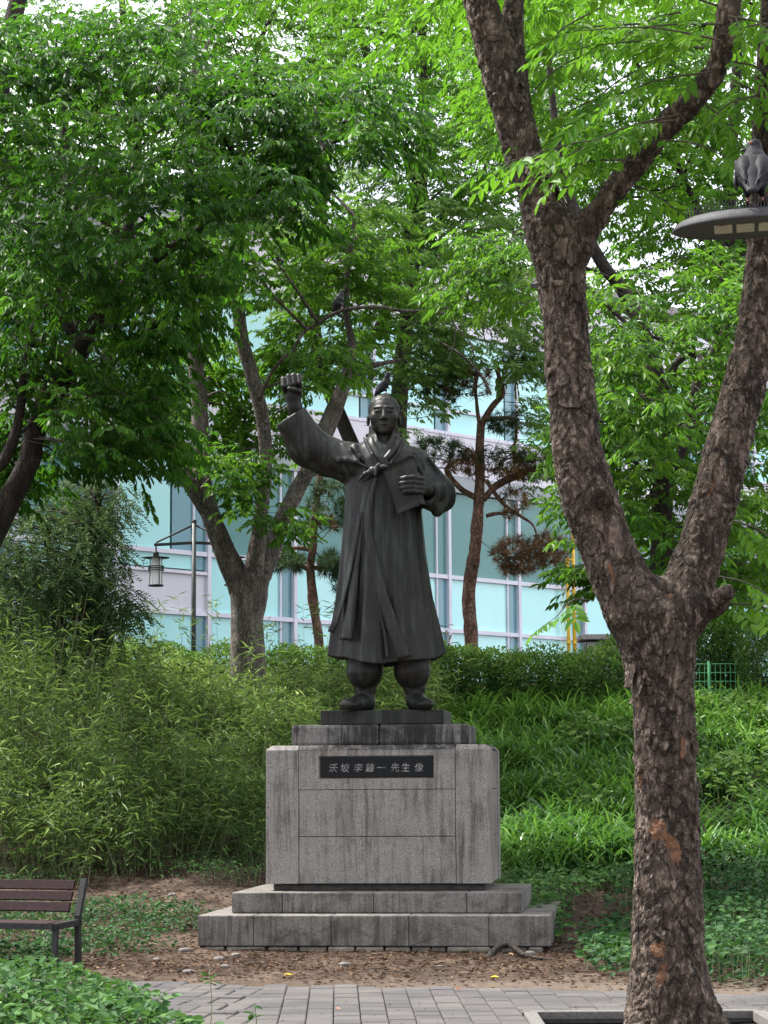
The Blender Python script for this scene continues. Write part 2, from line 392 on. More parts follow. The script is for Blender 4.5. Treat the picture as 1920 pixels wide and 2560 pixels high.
# bed is cut round the tree pit: four strips
x0, x1, y0, y1 = PIT
bm_ = MB()
def strip(xa, xb, ya, yb0, yb1): bm_.add([(xa, ya, -.05), (xb, ya, -.05), (xb, yb1, -.05), (xa, yb0, -.05)], [(0, 1, 2, 3)])
strip(-9, x0 - .02, 8, edge_y(-9) - .03, edge_y(x0) - .03); strip(x1 + .02, 9, 8, edge_y(x1) - .03, edge_y(9) - .03)
strip(x0 - .02, x1 + .02, y1 + .02, edge_y(x0) - .03, edge_y(x1) - .03); strip(x0 - .02, x1 + .02, 8, y0, y0)
pavement = tag(bm_.build('pavement', 'joint_sand'), kind='structure')
def paver_mesh(w, d):
    mb = MB(); mb.box((0, 0, -.03), (w, d, .06)); me = mb.mesh('paver'); bm = bmesh.new(); bm.from_mesh(me)
    bmesh.ops.bevel(bm, geom=[e for e in bm.edges if e.verts[0].co.z > -.01 and e.verts[1].co.z > -.01], offset=.008, segments=1, affect='EDGES')
    bm.to_mesh(me); bm.free(); me.materials.append(MAT['paver']); return me
PW, PD, GAP = .20, .30, .006
pm_main = paver_mesh(PW - GAP, PD - GAP); pm_herr = paver_mesh(PW * .92 - GAP, PW * 1.84 - GAP)
PANG = R(1.2)
def put_paver(me, x, y, a, dz=0):
    if y > edge_y(x) - .1 or (x0 - .16 < x < x1 + .16 and y < y1 + .2) : return
    u = (x / (y / FPX)) + 960
    if u < -60 or u > 1990 or y < 14.3: return
    o = bpy.data.objects.new('paver', me); COL.objects.link(o); o.parent = pavement
    o.location = (x, y, dz - .002 + random.uniform(-.004, .004)); o.rotation_euler = (random.uniform(-.006, .006), random.uniform(-.008, .008), a)
hx_ = G(728, 2520)[0]
for i in range(-1, 40):
    off = random.random() * PD
    for j in range(-2, 20):
        p = rot2((i * PW + PW / 2, j * PD + off), PANG)
        put_paver(pm_main, hx_ + p[0], 14.2 + p[1] + 0 * i, PANG)
s_ = PW * .92
HA = PANG - R(8)
for i in range(-24, 24):               # herringbone field on the left
    for j in range(-16, 24):
        m4 = (i - j) % 4
        if m4 not in (0, 2): continue
        w = rot2(((i + 1) * s_, (j + .5) * s_) if m4 == 0 else ((i + .5) * s_, j * s_), HA)
        X_, Y_ = hx_ - 2.0 + w[0], 16.5 + w[1] * 1.0
        if X_ > hx_ - .02 - (Y_ - 14.2) * math.tan(PANG): continue
        put_paver(pm_herr, X_, Y_, HA + (R(90) if m4 == 0 else 0), -.012 if X_ > hx_ - .5 - (Y_ - 14.2) * math.tan(PANG) else 0)
# tree pit kerb
pit = thing('tree_pit_kerb', 'low grey stone kerb framing the soil pit of the scaly forked tree', 'kerb', (x0, y1, 0))
for (a, b, w) in (((x0 - .06, y1 + .06), (x0 + .9, y1 + .06), .1), ((x0 + .91, y1 + .06), (x1 + .06, y1 + .06), .1),
                  ((x0 - .06, y0), (x0 - .06, y1), .1), ((x1 + .06, y0), (x1 + .06, y1), .1)):
    MB().bar((a[0], a[1], -.028), (b[0], b[1], -.028), w, .08).build('kerb_stone', 'kerb_stone', pit, bevel=.008)
MB().bar((x0, y1 - .012, -.055), (x1, y1 - .012, -.055), .02, .035).build('iron_edging', 'metal_dark', pit)

# ---------------------------------------------------------------- pedestal
PED = P(931, 2372, 23.55); PED[2] = 0.0
PYAW = R(-6.4)
pc, ps = math.cos(PYAW), math.sin(PYAW)
def pw(x, y, z): return np.array([PED[0] + x * pc - y * ps, PED[1] + x * ps + y * pc, z])
PM = np.array([[pc, -ps, 0], [ps, pc, 0], [0, 0, 1]])
ped = thing('statue_pedestal', 'stepped grey granite pedestal with black nameplate under the bronze statue', 'pedestal', PED)
def pblock(xa, xb, ya, yb, za, zb, mat, name='stone_block', bev=.012, gap=.004, parent=None):
    mb = MB(); mb.box(pw((xa + xb) / 2, (ya + yb) / 2, (za + zb) / 2), (xb - xa - gap, yb - ya - gap, zb - za - gap), PM)
    return mb.build(name, mat, parent or ped, bevel=bev)
def px2x(cx, Y, y=0): return ((460 + cx / 1.659) - 931) / ppm(Y) / pc - y * .112
# lower step
z1, z2, z3, z4, z5, z6 = .07, .385, .60, .672, 2.125, 2.35
e = [px2x(c, 23.55) for c in (60, 292, 612, 930, 1255, 1505)]
for a, b in zip(e, e[1:]):
    pblock(a, b, 0, .62, z1, z2, 'granite_stained'); pblock(a, b, 2.28, 2.9, z1, z2, 'granite_stained')
for a, b in ((.62, 1.5), (1.5, 2.28)):
    pblock(e[0], e[0] + .7, a, b, z1, z2, 'granite_stained'); pblock(e[-1] - .7, e[-1], a, b, z1, z2, 'granite_stained')
pblock(e[0] + .7, e[-1] - .7, .62, 2.28, z1, z2 - .01, 'granite_stained', 'core_fill')
LX0, LX1 = e[0], e[-1]
e = [px2x(c, 23.9, .36) for c in (200, 410, 786, 1166, 1388)]
for a, b in zip(e, e[1:]):
    pblock(a, b, .36, .9, z2, z3, 'granite_stained'); pblock(a, b, 2.0, 2.55, z2, z3, 'granite_stained')
pblock(e[0], e[0] + .5, .9, 2.0, z2, z3, 'granite_stained'); pblock(e[-1] - .5, e[-1], .9, 2.0, z2, z3, 'granite_stained')
pblock(e[0] + .5, e[-1] - .5, .9, 2.0, z2, z3 - .008, 'granite_stained', 'core_fill')
b0, b1 = px2x(341, 24.25, .7), px2x(1268, 24.25, .7); c0, c1 = px2x(478, 24.25, .7), px2x(1124, 24.25, .7)
BY0, BY1 = .70, 2.28
pblock(b0 + .07, b1 - .07, BY0 + .07, BY1 - .07, z3 - .002, z4, 'stone_dark', 'recessed_base')
# body: four corner pillars and panels between them
ct = .055                               # chamfer height at the top
def pillar(xa, xb, ya, yb, cham):       # box with chamfered top on the outer sides
    mb = MB(); xl, xr, yf, yk = xa, xb, ya, yb
    ti = [xa + (ct if cham[0] else .002), xb - (ct if cham[1] else .002), ya + (ct if cham[2] else .002), yb - (ct if cham[3] else .002)]
    g = .0025
    base = [(xa + g, ya + g), (xb - g, ya + g), (xb - g, yb - g), (xa + g, yb - g)]
    top = [(ti[0] + g, ti[2] + g), (ti[1] - g, ti[2] + g), (ti[1] - g, ti[3] - g), (ti[0] + g, ti[3] - g)]
    V = [pw(x, y, z4) for x, y in base] + [pw(x, y, z5 - ct * .9) for x, y in base] + [pw(x, y, z5) for x, y in top]
    q = [(0, 3, 2, 1), (8, 9, 10, 11)] + [(k * 4 + j, k * 4 + (j + 1) % 4, k * 4 + 4 + (j + 1) % 4, k * 4 + 4 + j) for k in (0, 1) for j in range(4)]
    mb.add(V, q); return mb.build('corner_pillar', 'granite', ped, bevel=.006)
yp = .30
pillar(b0, c0, BY0, BY0 + yp, (1, 0, 1, 0)); pillar(c1, b1, BY0, BY0 + yp, (0, 1, 1, 0))
pillar(b0, c0, BY1 - yp, BY1, (1, 0, 0, 1)); pillar(c1, b1, BY1 - yp, BY1, (0, 1, 0, 1))
zz = [z4, z4 + .492, z4 + .985, z5 - ct * .9]
for k in range(3):
    za, zb = zz[k], zz[k + 1]
    for ya, yb in ((BY0 + .004, BY0 + .3), (BY1 - .3, BY1 - .004)):
        if k == 2 and ya < 1:           # top panel carries the sunk nameplate: frame of four stones flush round it
            continue
        pblock(c0, c1, ya, yb, za, zb, 'granite', 'panel', .005, .006)
    for xa, xb in ((b0 + .012, b0 + .3), (b1 - .3, b1 - .012)):
        pblock(xa, xb, BY0 + yp, BY1 - yp, za, zb, 'granite', 'panel', .005, .006)
pcx = (px2x(568, 24.25, .7) + px2x(1032, 24.25, .7)) / 2; pwid = px2x(1032, 24.25) - px2x(568, 24.25); pz0, pz1 = 1.782, 2.0
def nameplate_panel():                  # one stone with a rectangular sinking
    mb = MB(); f, b = BY0 + .004, BY0 + .3; xa, xb, za, zb = c0 + .003, c1 - .003, zz[2] + .003, zz[3]
    ia, ib, ja, jb = pcx - pwid / 2 - .012, pcx + pwid / 2 + .012, pz0 - .012, pz1 + .012
    o = [(xa, za), (xb, za), (xb, zb), (xa, zb)]; i = [(ia, ja), (ib, ja), (ib, jb), (ia, jb)]
    V = [pw(x, f, z) for x, z in o] + [pw(x, f, z) for x, z in i] + [pw(x, f + .03, z) for x, z in i] + [pw(x, b, z) for x, z in o]
    q = [(j, (j + 1) % 4, 4 + (j + 1) % 4, 4 + j) for j in range(4)] + [(4 + j, 4 + (j + 1) % 4, 8 + (j + 1) % 4, 8 + j) for j in range(4)]
    q += [(8, 9, 10, 11), (12, 15, 14, 13)] + [(12 + j, 12 + (j + 1) % 4, (j + 1) % 4, j) for j in range(4)]
    mb.add(V, q); return mb.build('panel', 'granite', ped)
nameplate_panel()
# chamfered caps over the panels, front/back and sides
for (xa, xb, ya, yb, f) in ((c0, c1, BY0, BY0 + .3, 'f'), (c0, c1, BY1 - .3, BY1, 'b'), (b0, b0 + .3, BY0 + yp, BY1 - yp, 'l'), (b1 - .3, b1, BY0 + yp, BY1 - yp, 'r')):
    zb_ = z5 - ct * .9
    bs = [(xa + .003, ya), (xb - .003, ya), (xb - .003, yb), (xa + .003, yb)]
    tp = [(xa + .003 + (ct if f == 'l' else 0), ya + (ct if f == 'f' else 0)), (xb - .003 - (ct if f == 'r' else 0), ya + (ct if f == 'f' else 0)),
          (xb - .003 - (ct if f == 'r' else 0), yb - (ct if f == 'b' else 0)), (xa + .003 + (ct if f == 'l' else 0), yb - (ct if f == 'b' else 0))]
    MB().add([pw(x, y, zb_ + .0005) for x, y in bs] + [pw(x, y, z5) for x, y in tp],
             [(0, 3, 2, 1), (4, 5, 6, 7)] + [(j, (j + 1) % 4, 4 + (j + 1) % 4, 4 + j) for j in range(4)]).build('chamfer_stone', 'granite_capped', ped)
pblock(b0 + .29, b1 - .29, BY0 + .29, BY1 - .29, z4, z5 - .004, 'granite', 'core_fill')
# top tier of two stones
t0, t1, tm = px2x(447, 24.55, .96), px2x(1180, 24.55, .96), px2x(810, 24.55, .96)
for a, b in ((t0, tm), (tm, t1)):
    pblock(a, b, .96, 2.04, z5 + .0, z6, 'granite_capped', bev=.03)
# nameplate and cut letters
plate = pblock(pcx - pwid / 2, pcx + pwid / 2, BY0 + .016, BY0 + .034, pz0, pz1, 'plaque_black', 'nameplate', .003, 0)
def cut_text(body, x, z, size, skew):
    cu = bpy.data.curves.new('inscription', 'FONT'); cu.body = body; cu.size = size; cu.align_x = 'CENTER'; cu.shear = skew
    cu.extrude = .0015; cu.offset = .0005; cu.resolution_u = 3
    ob = bpy.data.objects.new('inscription', cu); COL.objects.link(ob)
    bpy.context.view_layer.update()
    me = bpy.data.meshes.new_from_object(ob.evaluated_get(bpy.context.evaluated_depsgraph_get()))
    bpy.data.objects.remove(ob)
    V = np.zeros(len(me.vertices) * 3); me.vertices.foreach_get('co', V); V = V.reshape(-1, 3)
    W = np.array([pw(x + a, BY0 + .0145 - c, z + b) for a, b, c in V])
    me.vertices.foreach_set('co', W.ravel()); me.update(); me.materials.clear(); me.materials.append(MAT['plaque_cut'])
    return link('inscription', me, None, plate)
for ch, fx in zip('沃坡李鍾一先生像', (265, 412, 582, 728, 872, 1045, 1175, 1345)):
    cut_text(ch, ((780 + fx / 5.027) - 931) / ppm(24.25) - .7 * .112, pz0 + .066, .098, .12)

# rubble footing under the lower step
k = 0
x = LX0 + .06
while x < LX1 - .1:
    w = random.uniform(.14, .5); mb = MB(); hgt = random.uniform(.05, .11)
    mb.box(pw(x + w / 2, .22 + random.uniform(-.06, .02), z1 - hgt / 2 - .004), (w * .94, .36, hgt), PM)
    o = mb.build('footing_stone', 'rubble', ped, bevel=.018); x += w
pblock(LX0 + .2, LX1 - .1, .3, 2.7, -.3, z1 - .005, 'rubble', 'core_fill')
pblock(LX1 - .25, LX1 - .08, .15, 2.7, -.3, z1 - .006, 'rubble', 'footing_stone', .01)

# ---------------------------------------------------------------- SDF modelling
class Field:
    def __init__(s, lo, hi, h):
        s.lo = np.array(lo, float); s.h = h; s.n = np.ceil((np.array(hi) - s.lo) / h).astype(int) + 1
        s.f = np.full(s.n, 1.0, np.float32)
    def block(s, lo, hi):
        a = np.clip(((np.array(lo) - s.lo) / s.h).astype(int) - 1, 0, s.n - 1); b = np.clip(((np.array(hi) - s.lo) / s.h).astype(int) + 3, 1, s.n)
        sl = tuple(slice(i, j) for i, j in zip(a, b))
        g = np.meshgrid(*[(s.lo[i] + s.h * np.arange(a[i], b[i])).astype(np.float32) for i in range(3)], indexing='ij', sparse=True)
        return sl, g
    def _op(s, sl, d, k, mode):
        f = s.f[sl]
        if mode == 'sub': d = -d; f2 = np.maximum
        if mode == 'add':
            if k <= 0: r = np.minimum(f, d)
            else:
                h = np.clip(.5 + .5 * (f - d) / k, 0, 1); r = f + (d - f) * h - k * h * (1 - h)
        else:
            if k <= 0: r = np.maximum(f, d)
            else:
                h = np.clip(.5 - .5 * (f - d) / k, 0, 1); r = f + (d - f) * h + k * h * (1 - h)
        s.f[sl] = r
    def cone(s, a, b, ra, rb=None, k=.03, mode='add', sq=(1, 1, 1)):
        a = np.array(a, float); b = np.array(b, float); rb = ra if rb is None else rb; m = max(ra, rb) + k + .03
        m = m / min(sq)
        sl, g = s.block(np.minimum(a, b) - m, np.maximum(a, b) + m)
        d = b - a; L = float(d @ d) + 1e-12
        t = np.clip(sum((g[i] - a[i]) * d[i] for i in range(3)) / L, 0, 1)
        dist = np.sqrt(sum(((g[i] - (a[i] + t * d[i])) * sq[i]) ** 2 for i in range(3))) - (ra + t * (rb - ra))
        s._op(sl, dist.astype(np.float32), k, mode)
    def ell(s, c, r, k=.03, mode='add', rot=None):
        c = np.array(c, float); r = np.array(r, float); m = max(r) + k + .03
        sl, g = s.block(c - m, c + m); q = [g[i] - c[i] for i in range(3)]
        if rot is not None:
            M = np.array(rot.to_matrix() if hasattr(rot, 'to_matrix') else rot); q = [sum(M[j][i] * q[j] for j in range(3)) for i in range(3)]
        k0 = np.sqrt(sum((q[i] / r[i]) ** 2 for i in range(3))); k1 = np.sqrt(sum((q[i] / r[i] ** 2) ** 2 for i in range(3))) + 1e-9
        s._op(sl, (k0 * (k0 - 1) / k1).astype(np.float32), k, mode)
    def chain(s, pts, rs, k=.02, mode='add', sq=(1, 1, 1)):
        for a, b, ra, rb in zip(pts, pts[1:], rs, rs[1:]): s.cone(a, b, ra, rb, k, mode, sq)
    def custom(s, lo, hi, fn, k=.03, mode='add'):
        sl, g = s.block(lo, hi); s._op(sl, np.broadcast_to(fn(*g), s.f[sl].shape).astype(np.float32), k, mode)
    def nets(s):
        f = s.f; S = f < 0; n0, n1, n2 = [m - 1 for m in f.shape]
        cnt = np.zeros((n0, n1, n2), np.int8)
        C = [(a, b, c) for a in (0, 1) for b in (0, 1) for c in (0, 1)]
        for a, b, c in C: cnt += S[a:a + n0, b:b + n1, c:c + n2]
        act = (cnt > 0) & (cnt < 8); I = np.argwhere(act); idx = np.full(act.shape, -1, np.int64); idx[act] = np.arange(len(I))
        acc = np.zeros((len(I), 3)); w = np.zeros(len(I))
        for p in C:
            for ax in range(3):
                if p[ax]: continue
                q = list(p); q[ax] = 1
                fa = f[I[:, 0] + p[0], I[:, 1] + p[1], I[:, 2] + p[2]]; fb = f[I[:, 0] + q[0], I[:, 1] + q[1], I[:, 2] + q[2]]
                m = (fa < 0) != (fb < 0); t = np.where(m, fa / np.where(m, fa - fb, 1), 0)
                pos = np.array(p, float)[None] + 0 * acc; pos[:, ax] = t
                acc += pos * m[:, None]; w += m
        V = s.lo + s.h * (I + acc / w[:, None]); Q = []
        for ax in range(3):
            o1, o2 = [a for a in range(3) if a != ax]
            A = [slice(None)] * 3; B = [slice(None)] * 3; A[ax] = slice(0, -1); B[ax] = slice(1, None)
            ch = S[tuple(A)] != S[tuple(B)]; E = np.argwhere(ch)
            E = E[(E[:, o1] > 0) & (E[:, o2] > 0) & (E[:, o1] < f.shape[o1] - 1) & (E[:, o2] < f.shape[o2] - 1)]
            sg = S[E[:, 0], E[:, 1], E[:, 2]]
            def cell(d1, d2):
                e = E.copy(); e[:, o1] -= d1; e[:, o2] -= d2; return idx[e[:, 0], e[:, 1], e[:, 2]]
            q = np.stack([cell(1, 1), cell(0, 1), cell(0, 0), cell(1, 0)], 1)
            if ax == 1: sg = ~sg
            q[~sg] = q[~sg][:, ::-1]; Q.append(q)
        Q = np.concatenate(Q); Q = Q[(Q >= 0).all(1)]
        return V, Q

# ---------------------------------------------------------------- statue
ST = P(957, 1778, 24.75)                 # between the feet, on the bronze plinth
ST[2] = z6 + .153
SS = 237.5 / ppm(24.75)
statue = thing('bronze_statue', 'dark bronze man in long robe raising a clenched fist and holding a scroll', 'statue', (ST[0], ST[1], z6))
def stw(V): return ST + np.asarray(V) * SS
def sdf_part(F, name, mat, parent, xf=stw, smooth=True):
    V, Q = F.nets(); return link(name, npmesh(name, xf(V), Q, None, smooth), mat, parent)
B = Field((-1.2, -.65, -.02), (.85, .45, 3.72), .0095)
hx = .03
# head
B.ell((hx, .03, 3.19), (.158, .205, .170), 0)
B.ell((hx, -.05, 3.08), (.140, .150, .170), .05)
B.ell((hx, -.072, 3.0), (.116, .108, .078), .05)
B.ell((hx, -.160, 2.945), (.042, .03, .03), .04)
for s in (-1, 1):
    B.ell((hx + s * .098, -.13, 3.095), (.045, .05, .05), .05)
    B.ell((hx + s * .062, -.224, 3.156), (.044, .030, .020), .026, 'sub')
    B.cone((hx + s * .105, -.156, 3.196), (hx + s * .024, -.190, 3.196), .011, .013, .02)
    B.ell((hx + s * .062, -.180, 3.154), (.036, .022, .0165), .006)
    B.cone((hx + s * .096, -.168, 3.158), (hx + s * .03, -.192, 3.166), .0075, .0075, .006)
    B.cone((hx + s * .09, -.172, 3.138), (hx + s * .034, -.190, 3.138), .006, .006, .008)
    B.cone((hx + s * .04, -.212, 3.055), (hx + s * .068, -.196, 2.985), .008, .006, .016, 'sub')
    B.ell((hx + s * .168, .025, 3.085), (.020, .042, .062), .012)
    B.ell((hx + s * .186, .012, 3.092), (.010, .022, .036), .01, 'sub')
B.cone((hx, -.186, 3.185), (hx, -.236, 3.078), .014, .024, .016)
for s in (-1, 1): B.ell((hx + s * .026, -.206, 3.070), (.019, .022, .016), .010)
B.cone((hx - .048, -.176, 3.006), (hx, -.200, 3.012), .010, .013, .010); B.cone((hx + .048, -.176, 3.006), (hx, -.200, 3.012), .010, .013, .010)
B.cone((hx - .036, -.178, 2.984), (hx + .036, -.178, 2.984), .013, .013, .008)
B.cone((hx - .055, -.196, 2.997), (hx + .055, -.196, 2.997), .005, .005, .006, 'sub')
for zf in (3.245, 3.268): B.cone((hx - .06, -.198, zf), (hx + .06, -.198, zf), .006, .006, .01, 'sub')
# cropped hair
def hair(x, y, z):
    r = (.166, .209, .163); c = (hx, .036, 3.202)
    q = [(x - c[0]) / r[0], (y - c[1]) / r[1], (z - c[2]) / r[2]]
    k0 = np.sqrt(q[0] ** 2 + q[1] ** 2 + q[2] ** 2); d = (k0 - 1) * .163 + .003 * np.sin(90 * x + 40 * z) * np.sin(75 * y + 30 * z)
    pl = -(.8 * y + .6 * (z - 3.2) + .045 + .012 * np.cos((x - hx) * 24)); return np.maximum(np.maximum(d, pl), 2.99 - z)
B.custom((-.2, -.25, 2.95), (.26, .3, 3.42), hair, .006)
B.cone((hx, .04, 2.55), (hx, .0, 3.0), .135, .115, .03)
for s in (-1, 1): B.cone((hx + s * .10, .02, 3.02), (hx + s * .03, -.10, 2.70), .022, .018, .03)
# inner torso and arms (mostly under the robe)
B.cone((hx, .03, 2.6), (hx, .02, 1.0), .20, .24, .05)
B.cone((hx - .05, .02, 2.62), (-.58, 0, 2.72), .12, .10, .04); B.cone((-.58, 0, 2.72), (-.77, -.05, 2.82), .10, .09, .03)
B.cone((-.77, -.05, 2.82), (-.915, -.17, 3.20), .09, .078, .03)
B.cone((-.915, -.17, 3.20), (-.93, -.19, 3.32), .076, .086, .03)
# raised fist: palm, four curled fingers with knuckles, thumb across
B.ell((-.935, -.19, 3.40), (.100, .078, .10), .03, 'add', Matrix.Rotation(R(12), 3, 'Y'))
for i in range(4):
    fx = -1.026 + i * .055; fz = 3.435 + i * .012; top = (.012, .03, .028, .008)[i]
    B.chain([(fx + .01, -.15, fz + .05 + top), (fx - .004, -.262, fz + .040 + top), (fx + .002, -.298, fz - .03), (fx + .012, -.24, fz - .075)], [.0275, .029, .027, .024], .004)
B.chain([(-.862, -.17, 3.335), (-.862, -.26, 3.355), (-.905, -.325, 3.362), (-.965, -.328, 3.372)], [.034, .031, .027, .024], .005)
B.ell((-.872, -.20, 3.46), (.03, .04, .045), .02)
# left arm and hand round the scroll
B.cone((.12, .02, 2.6), (.55, 0, 2.32), .12, .10, .04); B.cone((.55, 0, 2.32), (.55, -.2, 2.27), .10, .085, .03)
B.cone((.55, -.2, 2.27), (.475, -.40, 2.29), .08, .066, .03)
B.ell((.43, -.44, 2.315), (.075, .052, .098), .03, 'add', Matrix.Rotation(R(30), 3, 'Z'))
for i, z in enumerate((2.392, 2.342, 2.292, 2.247)):
    ln = (.0, -.012, .0, .03)[i]
    B.chain([(.425, -.475, z - .005), (.335, -.530, z + .004), (.26, -.535, z), (.205 + ln, -.505, z - .004)], [.028, .028, .026, .022], .006)
B.chain([(.42, -.42, 2.385), (.37, -.385, 2.44), (.31, -.385, 2.475)], [.034, .030, .024], .015)
# trousers, tied ankles, shoes
for (cx, ax, tx, ty, hxx) in ((-.186, -.181, -.365, -.25, -.16), (.31, .335, .445, -.27, .335)):
    B.cone((cx * .6 + .02, .02, 1.05), (cx, .0, .62), .20, .20, .05)
    B.cone((cx, 0, .62), (cx, -.005, .40), .20, .188, .04)
    B.cone((cx, -.005, .40), (ax, 0, .265), .186, .108, .03)
    for zt in (.262, .235): B.cone((ax - .02, 0, zt), (ax + .02, 0, zt), .098, .098, .006)
    B.cone((ax, 0, .25), (ax, .0, .11), .092, .098, .015)
    B.chain([(hxx, .05, .075), (hxx * .6 + tx * .4, -.09, .085), (tx, ty, .045)], [.085, .088, .066], .02)
    B.ell((tx, ty, .055), (.085, .09, .055), .03, 'add', Matrix.Rotation(math.atan2(ty, tx - hxx), 3, 'Z'))
B.custom((-.6, -.6, -.02), (.8, .4, .06), lambda x, y, z: .0 - z + 0 * x + 0 * y, 0, 'int')
figure = sdf_part(B, 'body', 'bronze', statue); del B

# robe
Zt = [.38, .50, 1.17, 1.7, 2.2, 2.45, 2.65, 2.78, 2.86, 2.93]
Cx = [.062, .06, .035, .025, .018, .02, .03, .03, .03, .03]
Ax = [.605, .59, .485, .435, .402, .40, .385, .29, .20, .155]
Bx = [.43, .42, .37, .34, .315, .30, .27, .215, .18, .15]
def robe_dims(z): return np.interp(z, Zt, Cx), np.interp(z, Zt, Ax), np.interp(z, Zt, Bx)
def robe_front(x, z):
    c, a, b = robe_dims(z); q = np.clip(1 - ((x - c) / a) ** 2, .02, 1); return -.0 - b * np.sqrt(q)
def robe(x, y, z):
    c, a, b = robe_dims(z); X = x - c; th = np.arctan2(X / a, -y / b)
    k = np.sqrt((X / a) ** 2 + (y / b) ** 2); d = (k - 1) * np.minimum(a, b)
    amp = .005 + .022 * np.clip((2.25 - z) / 1.4, 0, 1)
    w = .35 * np.sin(2.1 * z + .5)
    fold = np.sin(6 * th + w + .6) + .7 * np.sin(11 * th - 1.5 * w + 2.1) + .35 * np.sin(19 * th + 2 * w)
    pl = np.abs(np.sin(9.5 * th + .8 * w)) ** .5
    d = d + amp * fold * .8 - .011 * np.clip((2.3 - z) / 1.0, 0, 1) * (pl - .7)
    ze = .478 + .095 * (X / .6) ** 2 + .012 * np.sin(5 * th)
    return np.maximum(d, (ze - z) * .95)
F_ = Field((-1.22, -.62, .36), (.92, .5, 3.32), .0115)
F_.custom((-.75, -.62, .36), (.85, .5, 3.0), robe, 0)
F_.custom((-.7, -.5, .36), (.8, .48, .95), lambda x, y, z: np.maximum((np.sqrt(((x - .06) / .50) ** 2 + (y / .33) ** 2) - 1) * .33, z - .64), .02, 'sub')
F_.cone((.078, -.50, .40), (.060, -.42, 1.02), .052, .004, .015, 'sub')
F_.cone((.075, -.41, .95), (-.02, -.36, 1.9), .012, .006, .02, 'sub')
# raised sleeve
F_.cone((.0, .0, 2.60), (-.33, .0, 2.625), .21, .215, .06)
F_.cone((-.33, 0, 2.625), (-.58, 0, 2.70), .205, .205, .05)
F_.cone((-.58, 0, 2.70), (-.765, -.06, 2.79), .205, .215, .05)
F_.cone((-.765, -.06, 2.79), (-.93, -.17, 3.115), .212, .152, .05); F_.cone((-.82, -.08, 2.84), (-.965, -.17, 3.03), .20, .14, .04)
dv = np.array([-.165, -.11, .325]); dv /= np.linalg.norm(dv); cc = np.array([-.93, -.17, 3.115])
nv = np.array([-.52, -.15, .80]); nv /= np.linalg.norm(nv)
def cuffcut(x, y, z): return -((x - cc[0]) * nv[0] + (y - cc[1]) * nv[1] + (z - cc[2]) * nv[2] - .012)
F_.custom((-1.22, -.6, 2.95), (-.55, .4, 3.32), cuffcut, .006, 'sub')
F_.cone(cc + dv * .2, cc - dv * .16, .118, .108, .012, 'sub')
# shoulder folds on the raised side, running from armpit to shoulder
for i, (xa, xb) in enumerate(((-.30, -.40), (-.36, -.50), (-.25, -.28), (-.45, -.60))):
    F_.chain([(xa + .02, -.19, 2.50), (xa - .01, -.235, 2.62), (xb, -.15, 2.80)], [.012, .015, .008], .05)
F_.chain([(-.40, -.20, 2.62), (-.26, -.265, 2.60), (-.12, -.29, 2.52)], [.014, .018, .01], .03)
F_.chain([(-.32, -.22, 2.76), (-.22, -.25, 2.66), (-.10, -.29, 2.53)], [.014, .016, .01], .03)
F_.chain([(-.90, -.22, 3.0), (-.76, -.22, 2.85), (-.60, -.16, 2.64)], [.010, .014, .008], .06)
# other sleeve
F_.cone((.06, .0, 2.60), (.33, 0, 2.575), .20, .20, .06)
F_.cone((.33, 0, 2.575), (.58, .0, 2.30), .205, .195, .05)
F_.cone((.585, .0, 2.29), (.47, -.30, 2.265), .19, .125, .05)
F_.cone((.63, -.04, 2.22), (.585, -.20, 2.075), .145, .055, .05)
F_.cone((.585, -.20, 2.09), (.50, -.32, 2.16), .05, .06, .04)
fd = np.array([-.36, -.9, .08]); fd /= np.linalg.norm(fd)
F_.custom((.25, -.62, 1.9), (.85, -.05, 2.55), lambda x, y, z: np.maximum(-((x - .455) * fd[0] + (y + .355) * fd[1] + (z - 2.25) * fd[2]), .30 - x), .006, 'sub')
F_.cone((.44, -.46, 2.27), (.50, -.26, 2.26), .092, .088, .012, 'sub')
for pts in ([(.50, -.16, 2.66), (.64, -.15, 2.45), (.68, -.16, 2.25)], [(.42, -.20, 2.52), (.58, -.19, 2.36), (.70, -.15, 2.20)],
            [(.44, -.21, 2.43), (.55, -.24, 2.30), (.66, -.18, 2.14)], [(.36, -.20, 2.70), (.40, -.21, 2.55), (.45, -.22, 2.45)],
            [(.48, -.30, 2.36), (.58, -.22, 2.25), (.63, -.18, 2.12)]):
    F_.chain(pts, [.014, .02, .012], .035)
# neck opening and collar bands
F_.cone((.03, -.12, 2.98), (.03, -.31, 2.70), .10, .012, .01, 'sub')
F_.cone((.03, .0, 3.05), (.03, -.02, 2.85), .125, .12, .01, 'sub')
F_.chain([(-.185, .02, 2.90), (-.155, -.15, 2.82), (-.09, -.255, 2.68), (.0, -.30, 2.53)], [.012, .014, .014, .010], .012)
F_.chain([(.245, .02, 2.90), (.225, -.15, 2.82), (.17, -.245, 2.68), (.06, -.30, 2.52), (-.06, -.315, 2.50)], [.012, .014, .014, .012, .01], .012)
F_.cone((-.14, .06, 2.93), (.20, .06, 2.93), .028, .028, .02)
# front overlap edge running down from the knot
F_.chain([(-.075, -.325, 2.45), (-.10, -.335, 2.0), (-.085, -.36, 1.4), (.03, -.42, .75), (.05, -.44, .54)], [.012, .016, .016, .018, .018], .02)
robe_o = sdf_part(F_, 'robe', 'bronze', statue); del F_

